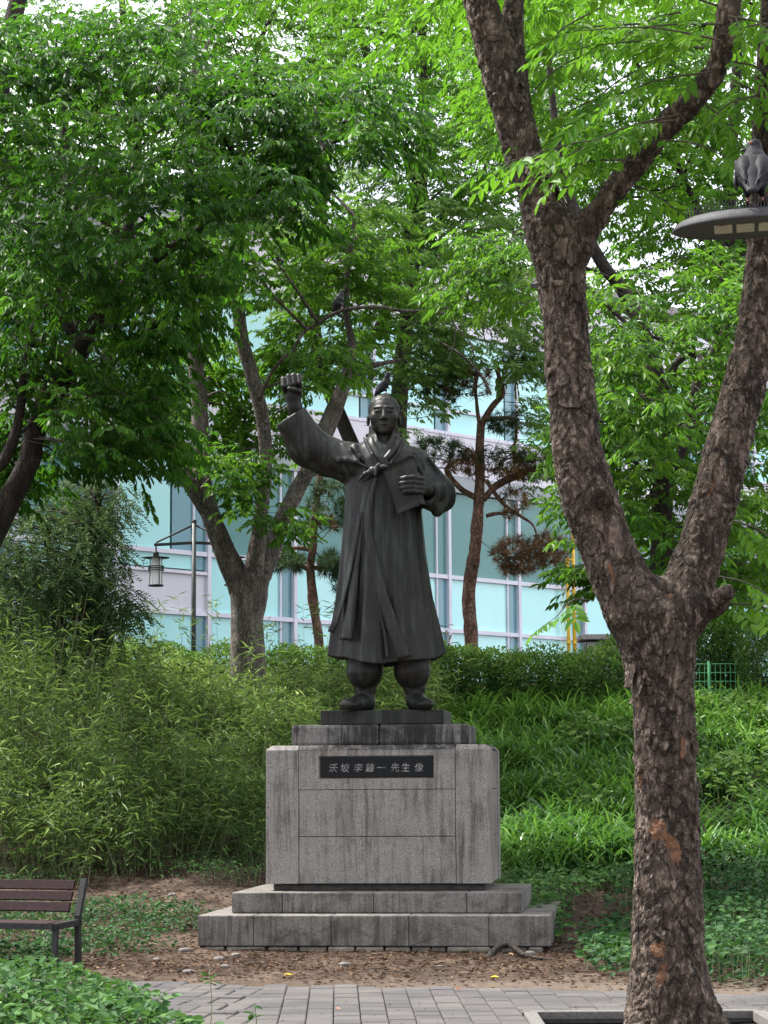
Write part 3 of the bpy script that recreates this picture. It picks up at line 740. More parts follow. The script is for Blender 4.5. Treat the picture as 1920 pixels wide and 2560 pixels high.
# sash knot with its loop
K_ = Field((-.35, -.50, 2.25), (.12, -.20, 2.65), .008)
K_.ell((-.075, -.345, 2.49), (.062, .05, .05), 0, 'add', Matrix.Rotation(R(20), 3, 'Y'))
K_.chain([(-.03, -.345, 2.515), (.03, -.34, 2.53), (.09, -.33, 2.52)], [.035, .03, .02], .015)
K_.chain([(-.10, -.35, 2.49), (-.17, -.355, 2.455), (-.235, -.335, 2.395)], [.026, .026, .012], .012)
K_.chain([(-.10, -.345, 2.46), (-.15, -.35, 2.42), (-.20, -.335, 2.375)], [.022, .02, .01], .01)
K_.cone((-.04, -.385, 2.54), (-.06, -.40, 2.44), .02, .018, .012)
sdf_part(K_, 'sash_knot', 'bronze', statue)
def ribbon(name, pts, w0, w1, proud=.02, th=.014, free=0):
    p = np.array([((u - 957) / 237.5, (1778 - v) / 237.5) for u, v in pts]); s = spline(p, 8); n = len(s)
    tg = np.gradient(s, axis=0); tg /= np.linalg.norm(tg, axis=1)[:, None]; sd = np.stack([-tg[:, 1], tg[:, 0]], 1)
    t = np.linspace(0, 1, n); w = w0 + (w1 - w0) * t; V = []
    for off in (proud + th, proud):
        for e in (-1, -.33, .33, 1):
            q = s + sd * (e * w / 2)[:, None]
            yy = np.array([robe_front(a, b) for a, b in q]) - off - .02 * (1 - e * e) * .4 - free * t ** 2
            V.append(np.stack([q[:, 0], yy, q[:, 1]], 1))
    V = np.stack(V, 1); ring = [0, 1, 2, 3, 7, 6, 5, 4]; V = V[:, ring]
    q = [(i * 8 + j, i * 8 + (j + 1) % 8, i * 8 + 8 + (j + 1) % 8, i * 8 + 8 + j) for i in range(n - 1) for j in range(8)]
    q += [(0, 3, 2, 1), (0, 7, 4, 3), (7, 6, 5, 4)]; b = (n - 1) * 8
    q += [(b, b + 1, b + 2, b + 3), (b, b + 3, b + 4, b + 7), (b + 4, b + 5, b + 6, b + 7)]
    return MB().add(stw(V.reshape(-1, 3)), q).build(name, 'bronze', statue, True)
ribbon('sash_ribbon', [(932, 1200), (915, 1262), (896, 1370), (885, 1460), (876, 1540), (866, 1606)], .05, .135, .03)
ribbon('sash_ribbon', [(942, 1202), (928, 1262), (922, 1334), (937, 1406), (958, 1500), (985, 1580), (1011, 1655)], .05, .15, .038)
ribbon('sash_ribbon', [(905, 1290), (885, 1390), (866, 1470), (848, 1535), (829, 1585)], .05, .07, .045, .014, .06)
ribbon('collar_band', [(1003, 1094), (992, 1122), (972, 1150), (948, 1176), (936, 1190)], .075, .06, .004, .014)
ribbon('collar_band', [(926, 1094), (937, 1122), (953, 1148), (972, 1172)], .075, .07, .012, .014)
# scroll: a sheet curling into a roll at its right edge
def scroll():
    prof = []                           # (across, depth)
    for t in np.linspace(0, 1, 12): prof.append((-.30 + .27 * t, -.455 - .035 * math.sin(t * math.pi * .6)))
    for a in np.linspace(0, 4.2 * math.pi, 40):
        r = .052 - .0045 * a / math.pi; prof.append((-.02 + r * math.sin(a) * 1, -.445 - .035 + (.052 - r * math.cos(a)) * .9 - .012))
    prof = np.array(prof); n = len(prof)
    top = np.array([.315, 2.625]); bot = np.array([.43, 2.12]); rows = 9; V = []
    for sgn in (0, 1):
        for i in range(rows):
            t = i / (rows - 1)
            c = top + (bot - top) * t; x = c[0] + prof[:, 0] * (1 - .12 * t); z = c[1] + prof[:, 0] * (.42 - .10 * t) * (prof[:, 0] < -.03) * 1 + .0
            z = z + np.where(prof[:, 0] < -.03, .012, 0) * 0
            V.append(np.stack([x, prof[:, 1] + .007 * sgn, z], 1))
    V = np.concatenate(V); m = rows * n; q = []
    for s in (0, 1):
        for i in range(rows - 1):
            for j in range(n - 1):
                f = (s * m + i * n + j, s * m + i * n + j + 1, s * m + (i + 1) * n + j + 1, s * m + (i + 1) * n + j); q.append(f if s else f[::-1])
    for i in range(rows - 1): q.append((i * n, (i + 1) * n, m + (i + 1) * n, m + i * n)); q.append((i * n + n - 1, m + i * n + n - 1, m + (i + 1) * n + n - 1, (i + 1) * n + n - 1))
    for j in range(n - 1): q.append((j, m + j, m + j + 1, j + 1)); b = (rows - 1) * n; q.append((b + j, b + j + 1, m + b + j + 1, m + b + j))
    return MB().add(stw(V), q).build('scroll', 'bronze', statue, True)
scroll()
MB().box(pw((px2x(570, 24.6, 1.0) + px2x(1076, 24.6, 1.0)) / 2, 1.5, z6 + .0765), (px2x(1076, 24.7) - px2x(570, 24.7), .98, .152), PM).build('plinth', 'bronze', statue, bevel=.008)
# ---------------------------------------------------------------- leaves
def leaf_geo(pos, d, nrm, L, W, sh=(.32, .68), wd=(.92, .8), fold=.18):
    """6-point folded leaves: pos/d/nrm (N,3), L/W (N,)."""
    d = d / (np.linalg.norm(d, axis=1)[:, None] + 1e-9)
    s = np.cross(d, nrm); s /= np.linalg.norm(s, axis=1)[:, None] + 1e-9; n = np.cross(s, d)
    L = L[:, None]; W = W[:, None] / 2
    up = n * W * fold * 2
    V = np.stack([pos, pos + d * L * sh[0] + s * W * wd[0] + up, pos + d * L * sh[1] + s * W * wd[1] + up * .6,
                  pos + d * L - n * L * .08, pos + d * L * sh[1] - s * W * wd[1] + up * .6, pos + d * L * sh[0] - s * W * wd[0] + up], 1)
    b = np.arange(len(pos))[:, None] * 6
    return V.reshape(-1, 3), np.concatenate([b + np.array([[0, 1, 2, 3]]), b + np.array([[0, 3, 4, 5]])], 0)
def leaf_obj(name, mat, parent, pos, d, nrm, L, W, tint, kind='stuff', **kw):
    V, q = leaf_geo(pos, d, nrm, L, W, **kw)
    o = link(name, npmesh(name, V, q, None, False, {'tint': np.repeat(np.clip(tint, 0, 1), 6)}), mat, parent)
    if kind: o['kind'] = kind
    return o
def rz(v, a):
    c, s = np.cos(a), np.sin(a); return np.stack([v[..., 0] * c - v[..., 1] * s, v[..., 0] * s + v[..., 1] * c, v[..., 2] + 0 * c], -1)
def nrmz(v): return v / (np.linalg.norm(v, axis=-1)[..., None] + 1e-9)
PAIRS = np.array([(.42, 1), (.42, -1), (.68, 1), (.68, -1), (.93, 1), (.93, -1), (1.0, 0)])
def spray_leaves(C, D, K=6, TL=.5, RL=.22, LL=.12, LW=.046, seed=0, droop=.35):
    """Twigs at C heading D carrying K pinnate leaves of seven leaflets."""
    g = np.random.default_rng(seed); M = len(C); D = nrmz(D)
    k = np.arange(K); t = (k + .6) / K; side = np.where(k % 2 == 0, 1.0, -1.0); side[-1] = 0
    base = C[:, None] + D[:, None] * (t[None, :, None] * TL) + g.normal(0, .02, (M, K, 3)); base[..., 2] -= .10 * TL * t ** 2
    ra = rz(np.repeat(D[:, None], K, 1), side[None] * g.uniform(.7, 1.15, (M, K))); ra[..., 2] += g.normal(-droop * .6, .22, (M, K)); ra = nrmz(ra)
    j = PAIRS; rl = RL * g.uniform(.75, 1.15, (M, K, 1, 1))
    pos = base[:, :, None] + ra[:, :, None] * (rl * j[None, None, :, 0, None]); pos[..., 2] -= .12 * RL * j[None, None, :, 0] ** 2
    ld = rz(np.repeat(ra[:, :, None], 7, 2), j[None, None, :, 1] * g.uniform(.75, 1.1, (M, K, 7)))
    ld[..., 2] += g.normal(-droop, .25, (M, K, 7)); ld = nrmz(ld)
    up = np.array([0, 0, 1.0]) + g.normal(0, .38, (M, K, 7, 3)) + .25 * g.normal(0, 1, (M, 1, 1, 3))
    sz = g.uniform(.62, 1.2, (M, K, 7)) * g.uniform(.75, 1.15, (M, 1, 1)) * np.array([.75, .75, .95, .95, .9, .9, 1.1])
    tint = np.clip(.45 + .22 * g.normal(0, 1, (M, 1, 1)) + .10 * g.normal(0, 1, (M, K, 1)) + .08 * g.normal(0, 1, (M, K, 7)), 0, 1)
    tw = (C, C + D * TL - np.array([0, 0, .10 * TL]))
    r3 = lambda a: a.reshape(-1, 3)
    return r3(pos), r3(ld), r3(up), (LL * sz).ravel(), (LW * sz).ravel(), tint.ravel(), tw
def twig_mesh(A, Bp, r0=.006, r1=.002):
    d = nrmz(Bp - A); x = nrmz(np.cross(d, np.array([.3, .2, .93]))); y = np.cross(d, x); V = []
    for pt, r in ((A, r0), (Bp, r1)):
        for a in (0, 2.094, 4.189): V.append(pt + r * (math.cos(a) * x + math.sin(a) * y))
    V = np.stack(V, 1); b = np.arange(len(A))[:, None] * 6
    return V.reshape(-1, 3), np.concatenate([b + np.array([[i, (i + 1) % 3, 3 + (i + 1) % 3, 3 + i]]) for i in range(3)])
def limb(pts, k=5):
    """pts rows: u, v, Y, diameter in photo px -> world centre line + radius."""
    s = spline(pts, k); W = np.array([P(a, b, c) for a, b, c, _ in s]); return W, s[:, 3] / 2 / (FPX / s[:, 2])

def make_tree(name, label, cat_group, limbs, boxes, leafm, barkm, seed, LL=.12, K=6, gap=.46, nsc=.9, droop=.35, branch_r=.03, twigs=True, ring=12, nbr=40, RL=.22):
    g = np.random.default_rng(seed)
    paths = [limb(l) for l in limbs]
    W0, r0 = paths[0]; gz_ = float(ground_z(W0[0][0], W0[0][1])) - .15
    if W0[0][2] > gz_ + .2: paths[0] = (np.concatenate([[[W0[0][0], W0[0][1], gz_]], W0]), np.concatenate([[r0[0] * 1.15], r0]))
    base = paths[0][0][0]
    t = thing(name, label, 'tree', base, cat_group)
    for i, (W, r) in enumerate(paths):
        V, q, tr = tube(W, r, ring, True, .10, seed + i)
        o = link('trunk' if i == 0 else 'limb', npmesh('limb', V, q, tr, True), barkm, t)
    skel = np.concatenate([p[0] for p in paths])
    Cs = []
    for (u0, u1, v0, v1, Y0, Y1, n) in boxes:
        got = []
        while len(got) < n:
            m = n * 4
            uu, vv, yy = g.uniform(u0, u1, m), g.uniform(v0, v1, m), g.uniform(Y0, Y1, m)
            a = 2 * (uu - u0) / (u1 - u0) - 1; b = 2 * (vv - v0) / (v1 - v0) - 1
            pts = np.array([P(x, y, z) for x, y, z in zip(uu, vv, yy)])
            ns = fbm(pts, nsc, seed + 50, 2) + .14 * (1 - np.clip(a ** 4 + b ** 4, 0, 1.5))
            got.extend(pts[ns > gap + .1 + g.uniform(-.06, .06, m)][:n - len(got)])
            gap_ = gap
        Cs.append(np.array(got))
    C = np.concatenate(Cs)
    near = np.array([skel[np.argmin(((skel - c) ** 2).sum(1))] for c in C])
    D = C - near; D[:, 2] *= .25; D = nrmz(D) + g.normal(0, .55, D.shape) * np.array([1, 1, .25]); D[:, 2] -= .05
    TL = .5
    pos, ld, up, L, W, tint, tw = spray_leaves(C, D, K, TL, RL, LL, LL * .4, seed, droop)
    leaf_obj('crown', leafm, t, pos, ld, up, L, W, tint)
    # branches from the limbs out to groups of twigs
    pick = C[g.choice(len(C), min(nbr, len(C)), False)]; mb = MB()
    for c in pick:
        dd = ((skel - c) ** 2).sum(1) + 3 * np.clip(skel[:, 2] - c[2] + .3, 0, None) ** 2
        s0 = skel[np.argmin(dd)]; mid = (s0 + c) / 2 + g.normal(0, .12, 3) + np.array([0, 0, .12]); L_ = np.linalg.norm(c - s0)
        if L_ > 2.3: continue
        mb.tube(spline([s0, mid, c], 5), np.linspace(branch_r * min(1, .35 + L_ * .35), .006, 11), 5, False)
    mb.build('branches', barkm, t, True)['kind'] = 'stuff'
    if twigs:
        V, q = twig_mesh(tw[0] - nrmz(D) * .35, tw[1])
        link('twigs', npmesh('twigs', V, q, None, False), 'twig', t)['kind'] = 'stuff'
    return t

# ---------------------------------------------------------------- near forked tree on the right
TB = 15.3
nt_base = P(1660, 2590, TB); nt_base[2] = -.07
near = thing('forked_street_tree', 'thick scaly-barked tree forking low into two limbs beside the pavement', 'tree', nt_base)
def tp(u, v, Y=TB): return P(u, v, Y)
T_ = Field((tp(1120, 0)[0] , TB - .55, -.2), (tp(2060, 0)[0], TB + .75, tp(0, -60)[2]), .0125)
def seg(pts, k=.06):
    s = spline(pts, 4); s[:, 3] *= .90; k0 = k
    for i_, (a, b) in enumerate(zip(s, s[1:])):
        k = k0 if i_ < 3 else .006
        T_.cone(P(a[0], a[1], a[2]), P(b[0], b[1], b[2]), a[3] / 2 / ppm(a[2]), b[3] / 2 / ppm(b[2]), k)
seg([(1668, 2640, TB, 235), (1668, 2530, TB, 212), (1670, 2400, TB, 196), (1672, 2150, TB, 184), (1666, 1900, TB, 170), (1660, 1740, TB, 172), (1648, 1640, TB, 205), (1640, 1560, TB, 228)])
for (u, v, w) in ((1825, 2590, 40), (1575, 2610, 50), (1740, 2620, 80)):
    T_.cone(P(1685, 2450, TB), P(u, v, TB - (.22 if u != 1560 else .1)), .17, w / 2 / ppm(TB), .10)
seg([(1635, 1560, TB, 200), (1570, 1480, TB, 172), (1520, 1370, TB - .02, 150), (1468, 1230, TB - .05, 146), (1440, 1120, TB - .05, 140), (1428, 980, TB, 128), (1412, 800, TB + .05, 122), (1400, 660, TB + .05, 142), (1385, 590, TB + .05, 140)])
seg([(1650, 1560, TB, 190), (1706, 1490, TB + .05, 150), (1750, 1390, TB + .1, 128), (1790, 1230, TB + .15, 122), (1838, 1050, TB + .2, 118), (1880, 880, TB + .25, 112), (1905, 700, TB + .25, 102), (1910, 560, TB + .25, 92), (1918, 300, TB + .25, 84), (1935, 60, TB + .25, 80), (1950, -60, TB + .25, 76)])
seg([(1385, 600, TB + .05, 132), (1350, 500, TB + .05, 112), (1315, 400, TB + .05, 106), (1275, 260, TB + .05, 112), (1235, 120, TB + .05, 112), (1200, 0, TB + .05, 92), (1185, -60, TB + .05, 90)])
seg([(1285, 250, TB + .1, 80), (1278, 120, TB + .15, 68), (1285, 0, TB + .2, 64), (1288, -60, TB + .2, 62)], .04)
seg([(1420, 640, TB, 110), (1462, 580, TB - .02, 86), (1520, 500, TB - .05, 72), (1590, 410, TB - .1, 74), (1660, 320, TB - .15, 72), (1740, 240, TB - .2, 68), (1790, 170, TB - .25, 62), (1815, 60, TB - .3, 62), (1835, -60, TB - .3, 60)], .04)
T_.cone(P(1705, 1540, TB), P(1790, 1505, TB - .02), .14, .085, .06); T_.cone(P(1790, 1505, TB - .1), P(1815, 1480, TB - .2), .06, .055, .02)
T_.ell(P(1500, 1240, TB - .22), (.085, .06, .07), .05); T_.ell(P(1500, 1245, TB - .30), (.045, .06, .035), .02, 'sub')
Vt, Qt = T_.nets(); del T_
def bark_disp(V, Q, s):
    e1 = V[Q[:, 2]] - V[Q[:, 0]]; e2 = V[Q[:, 3]] - V[Q[:, 1]]; fn = np.cross(e1, e2); N = np.zeros_like(V)
    for i in range(4): np.add.at(N, Q[:, i], fn)
    N = nrmz(N); wv = V + (np.stack([fbm(V, 9, s + i, 3) for i in range(3)], 1) - .5) * .22
    f1, f2, idv = worley(wv * np.array([11, 11, 8.0]), s); g1, g2, id2 = worley(wv * np.array([26, 26, 22.0]), s + 9)
    e = np.clip((f2 - f1) / .16, 0, 1)
    disp = (e - .6) * .003 + (idv - .5) * .012 + (id2 - .5) * .008 + (fbm(V, 2.5, s + 20, 3) - .5) * .045 + (fbm(V, 34, s + 40, 2) - .5) * .012
    return V + N * disp[:, None]
Vd = bark_disp(Vt, Qt, 31); link('trunk', npmesh('trunk', Vd, Qt, None, True), 'bark_near', near)
# loose curling bark flakes standing off the trunk
def flake(u, v, Yc, rad, ang, w, h, lift, nm='bark_flake', mt='bark_near'):
    c = P(u, v, Yc); n = np.array([math.sin(ang), -math.cos(ang), 0]); s = np.array([math.cos(ang), math.sin(ang), 0]); up = np.array([0, 0, 1.0])
    o = c + n * (rad + .004); V = []
    for k, off in ((0, 0), (1, .006)):
        for i in range(4):
            t = i / 3; ww = w * (1, .95, .8, .45)[i]
            for e in (-1, 0, 1):
                V.append(o + s * e * ww / 2 * (1 + .15 * random.uniform(-1, 1)) - up * h * t * (1 + .12 * random.uniform(-1, 1)) + n * (lift * t ** 1.6 - off + .006 * (e == 0)))
    q = []
    for k in (0, 1):
        for i in range(3):
            for j in range(2):
                b = k * 12 + i * 3 + j; f = (b, b + 3, b + 4, b + 1); q.append(f if k == 0 else f[::-1])
    rim = [0, 1, 2, 5, 8, 11, 10, 9, 6, 3]
    for a, b in zip(rim, rim[1:] + rim[:1]): q.append((a, b, b + 12, a + 12))
    MB().add(V, q).build(nm, mt, near)
axis = [(1668, 2530, 212), (1670, 2300, 190), (1672, 2100, 180), (1664, 1850, 170), (1655, 1720, 175), (1560, 1470, 165), (1500, 1320, 148), (1450, 1150, 140), (1432, 1000, 130), (1416, 830, 122), (1410, 690, 135), (1300, 340, 108), (1255, 190, 112), (1770, 1320, 122), (1820, 1120, 118), (1862, 950, 112), (1900, 740, 102)]
for i in range(120):
    a, b = random.choice(list(zip(axis, axis[1:]))[:4] + list(zip(axis[5:], axis[6:]))[:7] + list(zip(axis[13:], axis[14:])))
    t = random.random(); u, v, w = [a[k] + (b[k] - a[k]) * t for k in range(3)]
    ang = random.uniform(-1.35, 1.35)
    flake(u, v, TB, w / 2 / ppm(TB) * .94, ang, random.uniform(.02, .09), random.uniform(.02, .10), random.uniform(.006, .028))
flake(1432, 1010, TB, .165, -.1, .18, .06, .035); flake(1432, 1018, TB, .165, .55, .13, .07, .04); flake(1652, 1660, TB, .235, -1.1, .12, .16, .04); flake(1655, 1690, TB, .225, -.85, .10, .15, .045)
simple_noise('bark_peeled', (.045, .025, .016), (.20, .090, .040), 26, .9, 1.0, .02)
from mathutils.bvhtree import BVHTree
_bvh = BVHTree.FromPolygons([tuple(p) for p in Vd], [tuple(int(i) for i in f) for f in Qt])
def peeled(u, v, w, h, seed, tilt=0):    # patch where the outer bark has come off, lying on the trunk surface
    nx_, ny_ = max(5, int(w / 3)), max(5, int(h / 3)); idx = {}; V = []; q = []
    def vert(i, j):
        if (i, j) not in idx:
            a, b_ = (i / nx_ - .5) * w, (j / ny_ - .5) * h; a += tilt * b_
            d = ray(u + a, v + b_); loc, nr, _, _ = _bvh.ray_cast(Vector(CAM), Vector(d).normalized())
            idx[(i, j)] = None if loc is None else len(V)
            if loc is not None: V.append(np.array(loc) + np.array(nr) * .003)
        return idx[(i, j)]
    for i in range(nx_):
        for j in range(ny_):
            a, b_ = 2 * (i + .5) / nx_ - 1, 2 * (j + .5) / ny_ - 1
            if a * a + b_ * b_ > -.1 + 1.5 * fbm(np.array([[a * 1.6 + seed * 7, b_ * 1.6, seed]]), 1.4, seed, 3)[0]: continue
            f = [vert(i, j), vert(i, j + 1), vert(i + 1, j + 1), vert(i + 1, j)]
            if None not in f: q.append(f)
    if q: MB().add(V, q).build('peeled_patch', 'bark_peeled', near, True)
for k, (u, v, w, h, tl) in enumerate(((1648, 2078, 62, 70, .35), (1685, 2125, 40, 90, .3), (1602, 1945, 14, 50, 0), (1645, 2375, 46, 50, 0), (1652, 2440, 26, 90, -.3), (1530, 1430, 14, 70, .2), (1780, 1220, 9, 60, -.4), (1676, 1490, 26, 12, 0), (1706, 1870, 16, 70, 0))):
    peeled(u, v, w, h, k + 3, tl)
# its leaves: pinnate leaves on drooping sprays, each leaf a part of its own
def compound_leaf(seed):
    g = np.random.default_rng(seed); n = 9; jj = [(.25, 1), (.25, -1), (.45, 1), (.45, -1), (.65, 1), (.65, -1), (.85, 1), (.85, -1), (1, 0)]
    Lr = .30; pos, d, up, L, W = [], [], [], [], []
    for s, e in jj:
        a = e * g.uniform(.75, 1.0); pos.append((s * Lr, 0, -.10 * Lr * s * s)); d.append((math.cos(a), math.sin(a), -.30 + g.normal(0, .12)))
        up.append((g.normal(0, .2), g.normal(0, .2), 1)); k = g.uniform(.9, 1.1) * (.85 if s < .3 else 1); L.append(.115 * k); W.append(.046 * k)
    V, q = leaf_geo(np.array(pos, float), np.array(d), np.array(up), np.array(L), np.array(W), (.25, .62), (.82, .86))
    tint = np.repeat(np.clip(g.normal(.55, .15) + g.normal(0, .06, 9), 0, 1), 6)
    tv, tq, _ = tube(np.array([(t * Lr, 0, -.10 * Lr * t * t) for t in np.linspace(0, 1, 5)]), np.linspace(.003, .0015, 5), 3, False)
    me = npmesh('leaf', np.concatenate([V, tv]), np.concatenate([q, np.array(tq) + len(V)]), None, False, {'tint': np.concatenate([tint, np.full(len(tv), .3)])})
    me.materials.append(MAT['leaf_bright']); return me
cl = [compound_leaf(900 + i) for i in range(8)]
def near_spray(u, v, Y, du, dv, n, length):
    a = P(u, v, Y); b = P(u + du, v + dv, Y - .25); d = b - a; d = d / np.linalg.norm(d) * length
    pts = spline([a, a + d * .5 + np.array([0, 0, .03]), a + d - np.array([0, 0, .05])], 5)
    MB().tube(pts, np.linspace(.008, .003, len(pts)), 5).build('branch', 'twig', near, True)
    for i in range(n):
        t = .15 + .85 * i / max(1, n - 1); p = pts[int(t * (len(pts) - 1))]
        hd = rz(nrmz(d), (1 if i % 2 else -1) * random.uniform(.5, 1.1)) if i < n - 1 else nrmz(d)
        hd = nrmz(hd + np.array([0, 0, random.uniform(-.45, .05)])); sd = np.cross(np.array([0, 0, 1.0]) + rng.normal(0, .22, 3), hd); sd = nrmz(sd); up = np.cross(hd, sd)
        o = bpy.data.objects.new('leaf', random.choice(cl)); COL.objects.link(o)
        k = random.uniform(.8, 1.1)
        o.matrix_world = Matrix(((hd[0] * k, sd[0] * k, up[0] * k, p[0]), (hd[1] * k, sd[1] * k, up[1] * k, p[1]), (hd[2] * k, sd[2] * k, up[2] * k, p[2]), (0, 0, 0, 1)))
        o.parent = near; o.matrix_parent_inverse = Matrix.Translation(-Vector(near.location))
for (u, v, dy, du, dv, n, ln) in ((1700, 285, -.4, -330, 110, 9, .95), (1690, 300, -.5, -250, 60, 8, .8), (1780, 180, -.4, -260, 60, 9, .9), (1760, 120, -.6, -330, -10, 9, 1.0), (1800, 60, -.5, -300, 30, 9, .95),
        (1810, 20, -.3, -260, -60, 8, .85), (1800, 100, -.8, -350, -40, 8, 1.0), (1640, 340, -.5, -420, 60, 10, 1.15), (1600, 400, -.5, -250, 30, 7, .75), (1640, 350, -.3, 200, 40, 6, .6),
        (1800, 150, -.3, 200, 60, 7, .6), (1820, 40, -.4, 180, 60, 7, .6), (1600, 60, .4, -280, 40, 8, .9), (1500, 20, .4, -180, 120, 8, .8), (1480, 130, .4, -150, 90, 7, .7), (1650, 150, .3, -200, 120, 8, .8),
        (1560, 230, .3, -200, 80, 8, .75), (1750, 250, .3, 130, 130, 7, .6), (1830, 200, .2, 150, 100, 7, .6), (1700, 30, .2, -150, 60, 7, .6), (1900, 60, .1, -130, 60, 6, .5), (1890, 240, .1, -140, 60, 6, .5),
        (1540, 460, .1, 180, 60, 5, .5), (1470, 1500, .2, -90, 30, 3, .35), (1810, 1510, .1, 160, 30, 5, .5), (1790, 1440, .3, 160, 60, 5, .55), (1830, 1300, .3, 150, 80, 5, .55)):
    near_spray(u, v, TB + dy, du, dv, n, ln)

# the crown goes on unseen above the frame, placed to shade lamp and paving
gC = np.random.default_rng(1212); Cn = []
while len(Cn) < 620:
    p_ = np.array([gC.uniform(-1.6, 4.6), gC.uniform(11.5, 19.5), gC.uniform(7.6, 10.8)])
    if ((p_[0] - 1.5) / 3.2) ** 2 + ((p_[1] - 15.3) / 4.2) ** 2 + ((p_[2] - 9.0) / 1.9) ** 2 < 1 and fbm(p_[None], .8, 77, 2)[0] > .42: Cn.append(p_)
Cn = np.array(Cn); Dn = Cn - np.array([1.6, 15.3, 8.0]) + gC.normal(0, .8, Cn.shape); Dn[:, 2] *= .3
pos, ld, up, L, W, tint, tw = spray_leaves(Cn, Dn, 6, .5, .24, .12, .047, 1213, .4)
leaf_obj('crown', 'leaf_bright', near, pos, ld, up, L, W, tint)
mbn = MB()
for a, b in ((P(1185, -60, TB + .05), (.4, 15.3, 9.3)), (P(1288, -60, TB + .2), (1.2, 15.8, 9.8)), (P(1835, -60, TB - .3), (2.6, 14.4, 9.2)), (P(1950, -60, TB + .25), (3.2, 15.9, 9.5))):
    b = np.array(b); mbn.tube(spline([a, (a + b) / 2 + np.array([.05, .05, .1]), b], 6), np.linspace(.085, .02, 13), 10)
    for k in range(14):
        c = Cn[gC.integers(len(Cn))]
        if np.linalg.norm(c - b) < 2.6: mbn.tube(spline([(a + b) / 2 + (b - a) * gC.uniform(0, .5), (b + c) / 2, c], 4), np.linspace(.03, .007, 9), 5, False)
mbn.build('upper_limbs', 'bark_near', near, True)

# ---------------------------------------------------------------- trees behind
make_tree('leaning_tree', 'dark-trunked tree leaning out of the bamboo with deep green hanging leaves', None,
    [[(-190, 1900, 31, 100), (-120, 1600, 31, 86), (-40, 1370, 31, 76), (20, 1260, 31, 64), (70, 1160, 31, 58), (88, 1080, 31, 54), (140, 970, 31, 58), (205, 870, 31, 50), (270, 740, 31, 42), (310, 630, 31, 34), (330, 500, 31, 26), (340, 380, 31, 16)],
     [(-150, 1700, 31, 50), (-60, 1250, 30.5, 36), (10, 1150, 30.5, 32), (45, 1060, 30.5, 26), (60, 940, 30.4, 22), (90, 800, 30.3, 22)],
     [(205, 870, 31, 30), (160, 780, 31, 34), (165, 640, 31, 38), (180, 500, 31, 34), (165, 380, 31, 26), (160, 250, 31, 18)],
     [(270, 740, 31, 26), (400, 640, 30.6, 26), (520, 560, 30.2, 22), (640, 480, 30, 18), (760, 400, 29.8, 14), (880, 330, 29.6, 9)],
     [(-100, 1500, 31, 70), (-60, 1000, 31, 55), (-40, 500, 31, 45), (20, 120, 31, 50), (60, -60, 31, 44)]],
    [(-60, 560, 40, 620, 26.5, 31.5, 430), (-60, 430, 560, 1010, 29.8, 34, 360), (-60, 300, 560, 760, 27.5, 30, 60), (100, 450, 960, 1170, 29, 32, 130), (-60, 120, 1000, 1240, 31.5, 33, 60), (500, 800, 160, 560, 27, 30.5, 190), (330, 560, 560, 900, 28, 31, 100), (740, 1000, 200, 420, 27.5, 30, 60)],
    'leaf_deep', 'bark_dark', 101, .145, 6, .44, .8, .5, .05, RL=.25)
